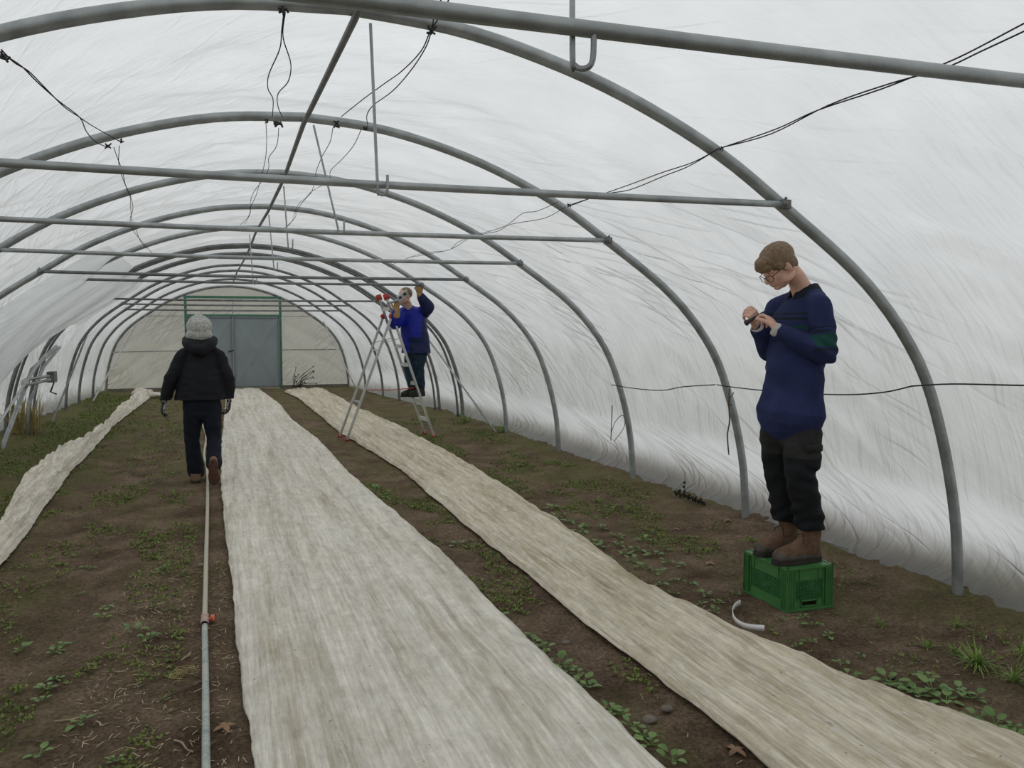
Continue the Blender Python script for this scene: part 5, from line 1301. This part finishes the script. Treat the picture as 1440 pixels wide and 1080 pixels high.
# individual straws and sticks near the pipe
for (pa, pb, lab) in (((225, 986), (278, 962), 'dark stick lying left of the pipe, upper one'), ((232, 1002), (275, 990), 'thin stick lying left of the pipe, below the dark one'), ((25, 1043), (78, 1041), 'straight brown stick on the soil at lower left'),
                      ((245, 1045), (272, 1060), 'pale split stick left of the pipe near the bottom'), ((135, 1012), (145, 1022), 'short pale straw on the left soil'), ((76, 1015), (118, 1008), 'thin curved root on the left soil'), ((255, 930), (268, 918), 'short pale stick left of the pipe'), ((955, 745), (948 + 0, 743), 'short stick on the soil before the second hoop')):
    a, b_ = PG(*pa), PG(*pb); bm = bmesh.new()
    P_ = [Vector((q.x, q.y, gzf(q.x, q.y) + .004)) for q in (a, a.lerp(b_, .33) + Vector((.003, .01, 0)), a.lerp(b_, .66) - Vector((0, .008, 0)), b_)]
    tube(bm, catmull(P_, 4), .0035, 6); tag(obj('stick', bm, M['twig' if 'dark' in lab or 'brown' in lab else 'straw']), lab, 'stick')
bm = bmesh.new(); c = PG(258, 950); r5 = random.Random(8)
for i in range(26):
    a = r5.uniform(0, 2 * PI); p_ = Vector((c.x + r5.gauss(0, .03), c.y + r5.gauss(0, .03), gz(c.x, c.y) + .006 + r5.uniform(0, .018))); d = Vector((math.cos(a), math.sin(a), r5.uniform(-.1, .2))) * r5.uniform(.02, .05)
    tube(bm, catmull([p_ - d, p_ + Vector((0, 0, .01)), p_ + d], 3), .0013, 4)
tube(bm, catmull([Vector((q.x, q.y, gz(q.x, q.y) + .01)) for q in (PG(262, 953), PG(242, 948), PG(240, 956), PG(258, 957))], 4), .002, 5)
tag(obj('straw_heap', bm, M['straw_grass']), 'small tangle of yellow straw beside the pipe', 'straw')
for (px, py, s_, lab) in ((282, 798, .022, 'small grey stone touching the left side of the pipe'), (913, 1010, .026, 'larger round stone in the soil between the two fleeces'), (938, 997, .022, 'smaller stone right of the round stone between the fleeces'), (796, 899, .018, 'flat pale stone between the fleeces'), (650, 812, .018, 'small stone near the middle fleece edge')):
    g = PG(px, py); bm = bmesh.new(); ell(bm, (g.x, g.y, gz(g.x, g.y) + s_ * .3), ((1, 0, 0), (0, 1, 0), (0, 0, 1)), (s_ * 1.2, s_, s_ * .6), 14)
    for v in bm.verts: v.co += (v.co - g) * .25 * nz(v.co.x * 40, v.co.y * 40, v.co.z * 40)
    tag(obj('stone', bm, M['stone']), lab, 'stone')
for (px, py, lab) in ((920, 723, 'curled dead brown leaf before the second hoop'), (1023, 740, 'orange-brown dead leaf at the foot of the second hoop'), (1040 - 42, 795, 'pale dead leaf left of the crate'), (1035, 1056, 'brown dead leaf at the left edge of the right fleece near the bottom'), (316, 1026, 'pale dead leaf right of the pipe')):
    g = PG(px, py); g.z = gzf(g.x, g.y) + .008; bm = bmesh.new()
    for a in (0.3, 1.9, 3.6, 5.0): leafblade(bm, g, Vector((math.cos(a), math.sin(a), .4)), .05, .012, bend=.5)
    tag(obj('dead_leaf', bm, M['dead_leaf']), lab, 'dead leaf')

# clods of soil
# ------------------------------------------------------------------ light
w = bpy.data.worlds.new('overcast_sky'); SC.world = w; w.use_nodes = True; nt = w.node_tree; nt.nodes.clear()
o = nt.nodes.new('ShaderNodeOutputWorld'); bg = nt.nodes.new('ShaderNodeBackground'); tc = nt.nodes.new('ShaderNodeTexCoord'); sp = nt.nodes.new('ShaderNodeSeparateXYZ')
nt.links.new(tc.outputs['Generated'], sp.inputs[0])
rp = ramp(nt, sp.outputs[2], [(0.0, (0.16, 0.165, 0.15)), (0.10, (0.22, 0.23, 0.22)), (0.22, (0.72, 0.74, 0.76)), (0.55, (0.92, 0.94, 0.96)), (1.0, (1.0, 1.0, 1.0))])
nt.links.new(rp, bg.inputs[0]); bg.inputs[1].default_value = 1.12; nt.links.new(bg.outputs[0], o.inputs[0])
SC.view_settings.view_transform = 'Standard'; SC.view_settings.look = 'None'; SC.view_settings.gamma = 1.0; SC.view_settings.exposure = 0.10
SC.view_settings.use_curve_mapping = False
SC.cycles.max_bounces = 10; SC.cycles.transparent_max_bounces = 12; SC.cycles.diffuse_bounces = 6; SC.cycles.transmission_bounces = 8
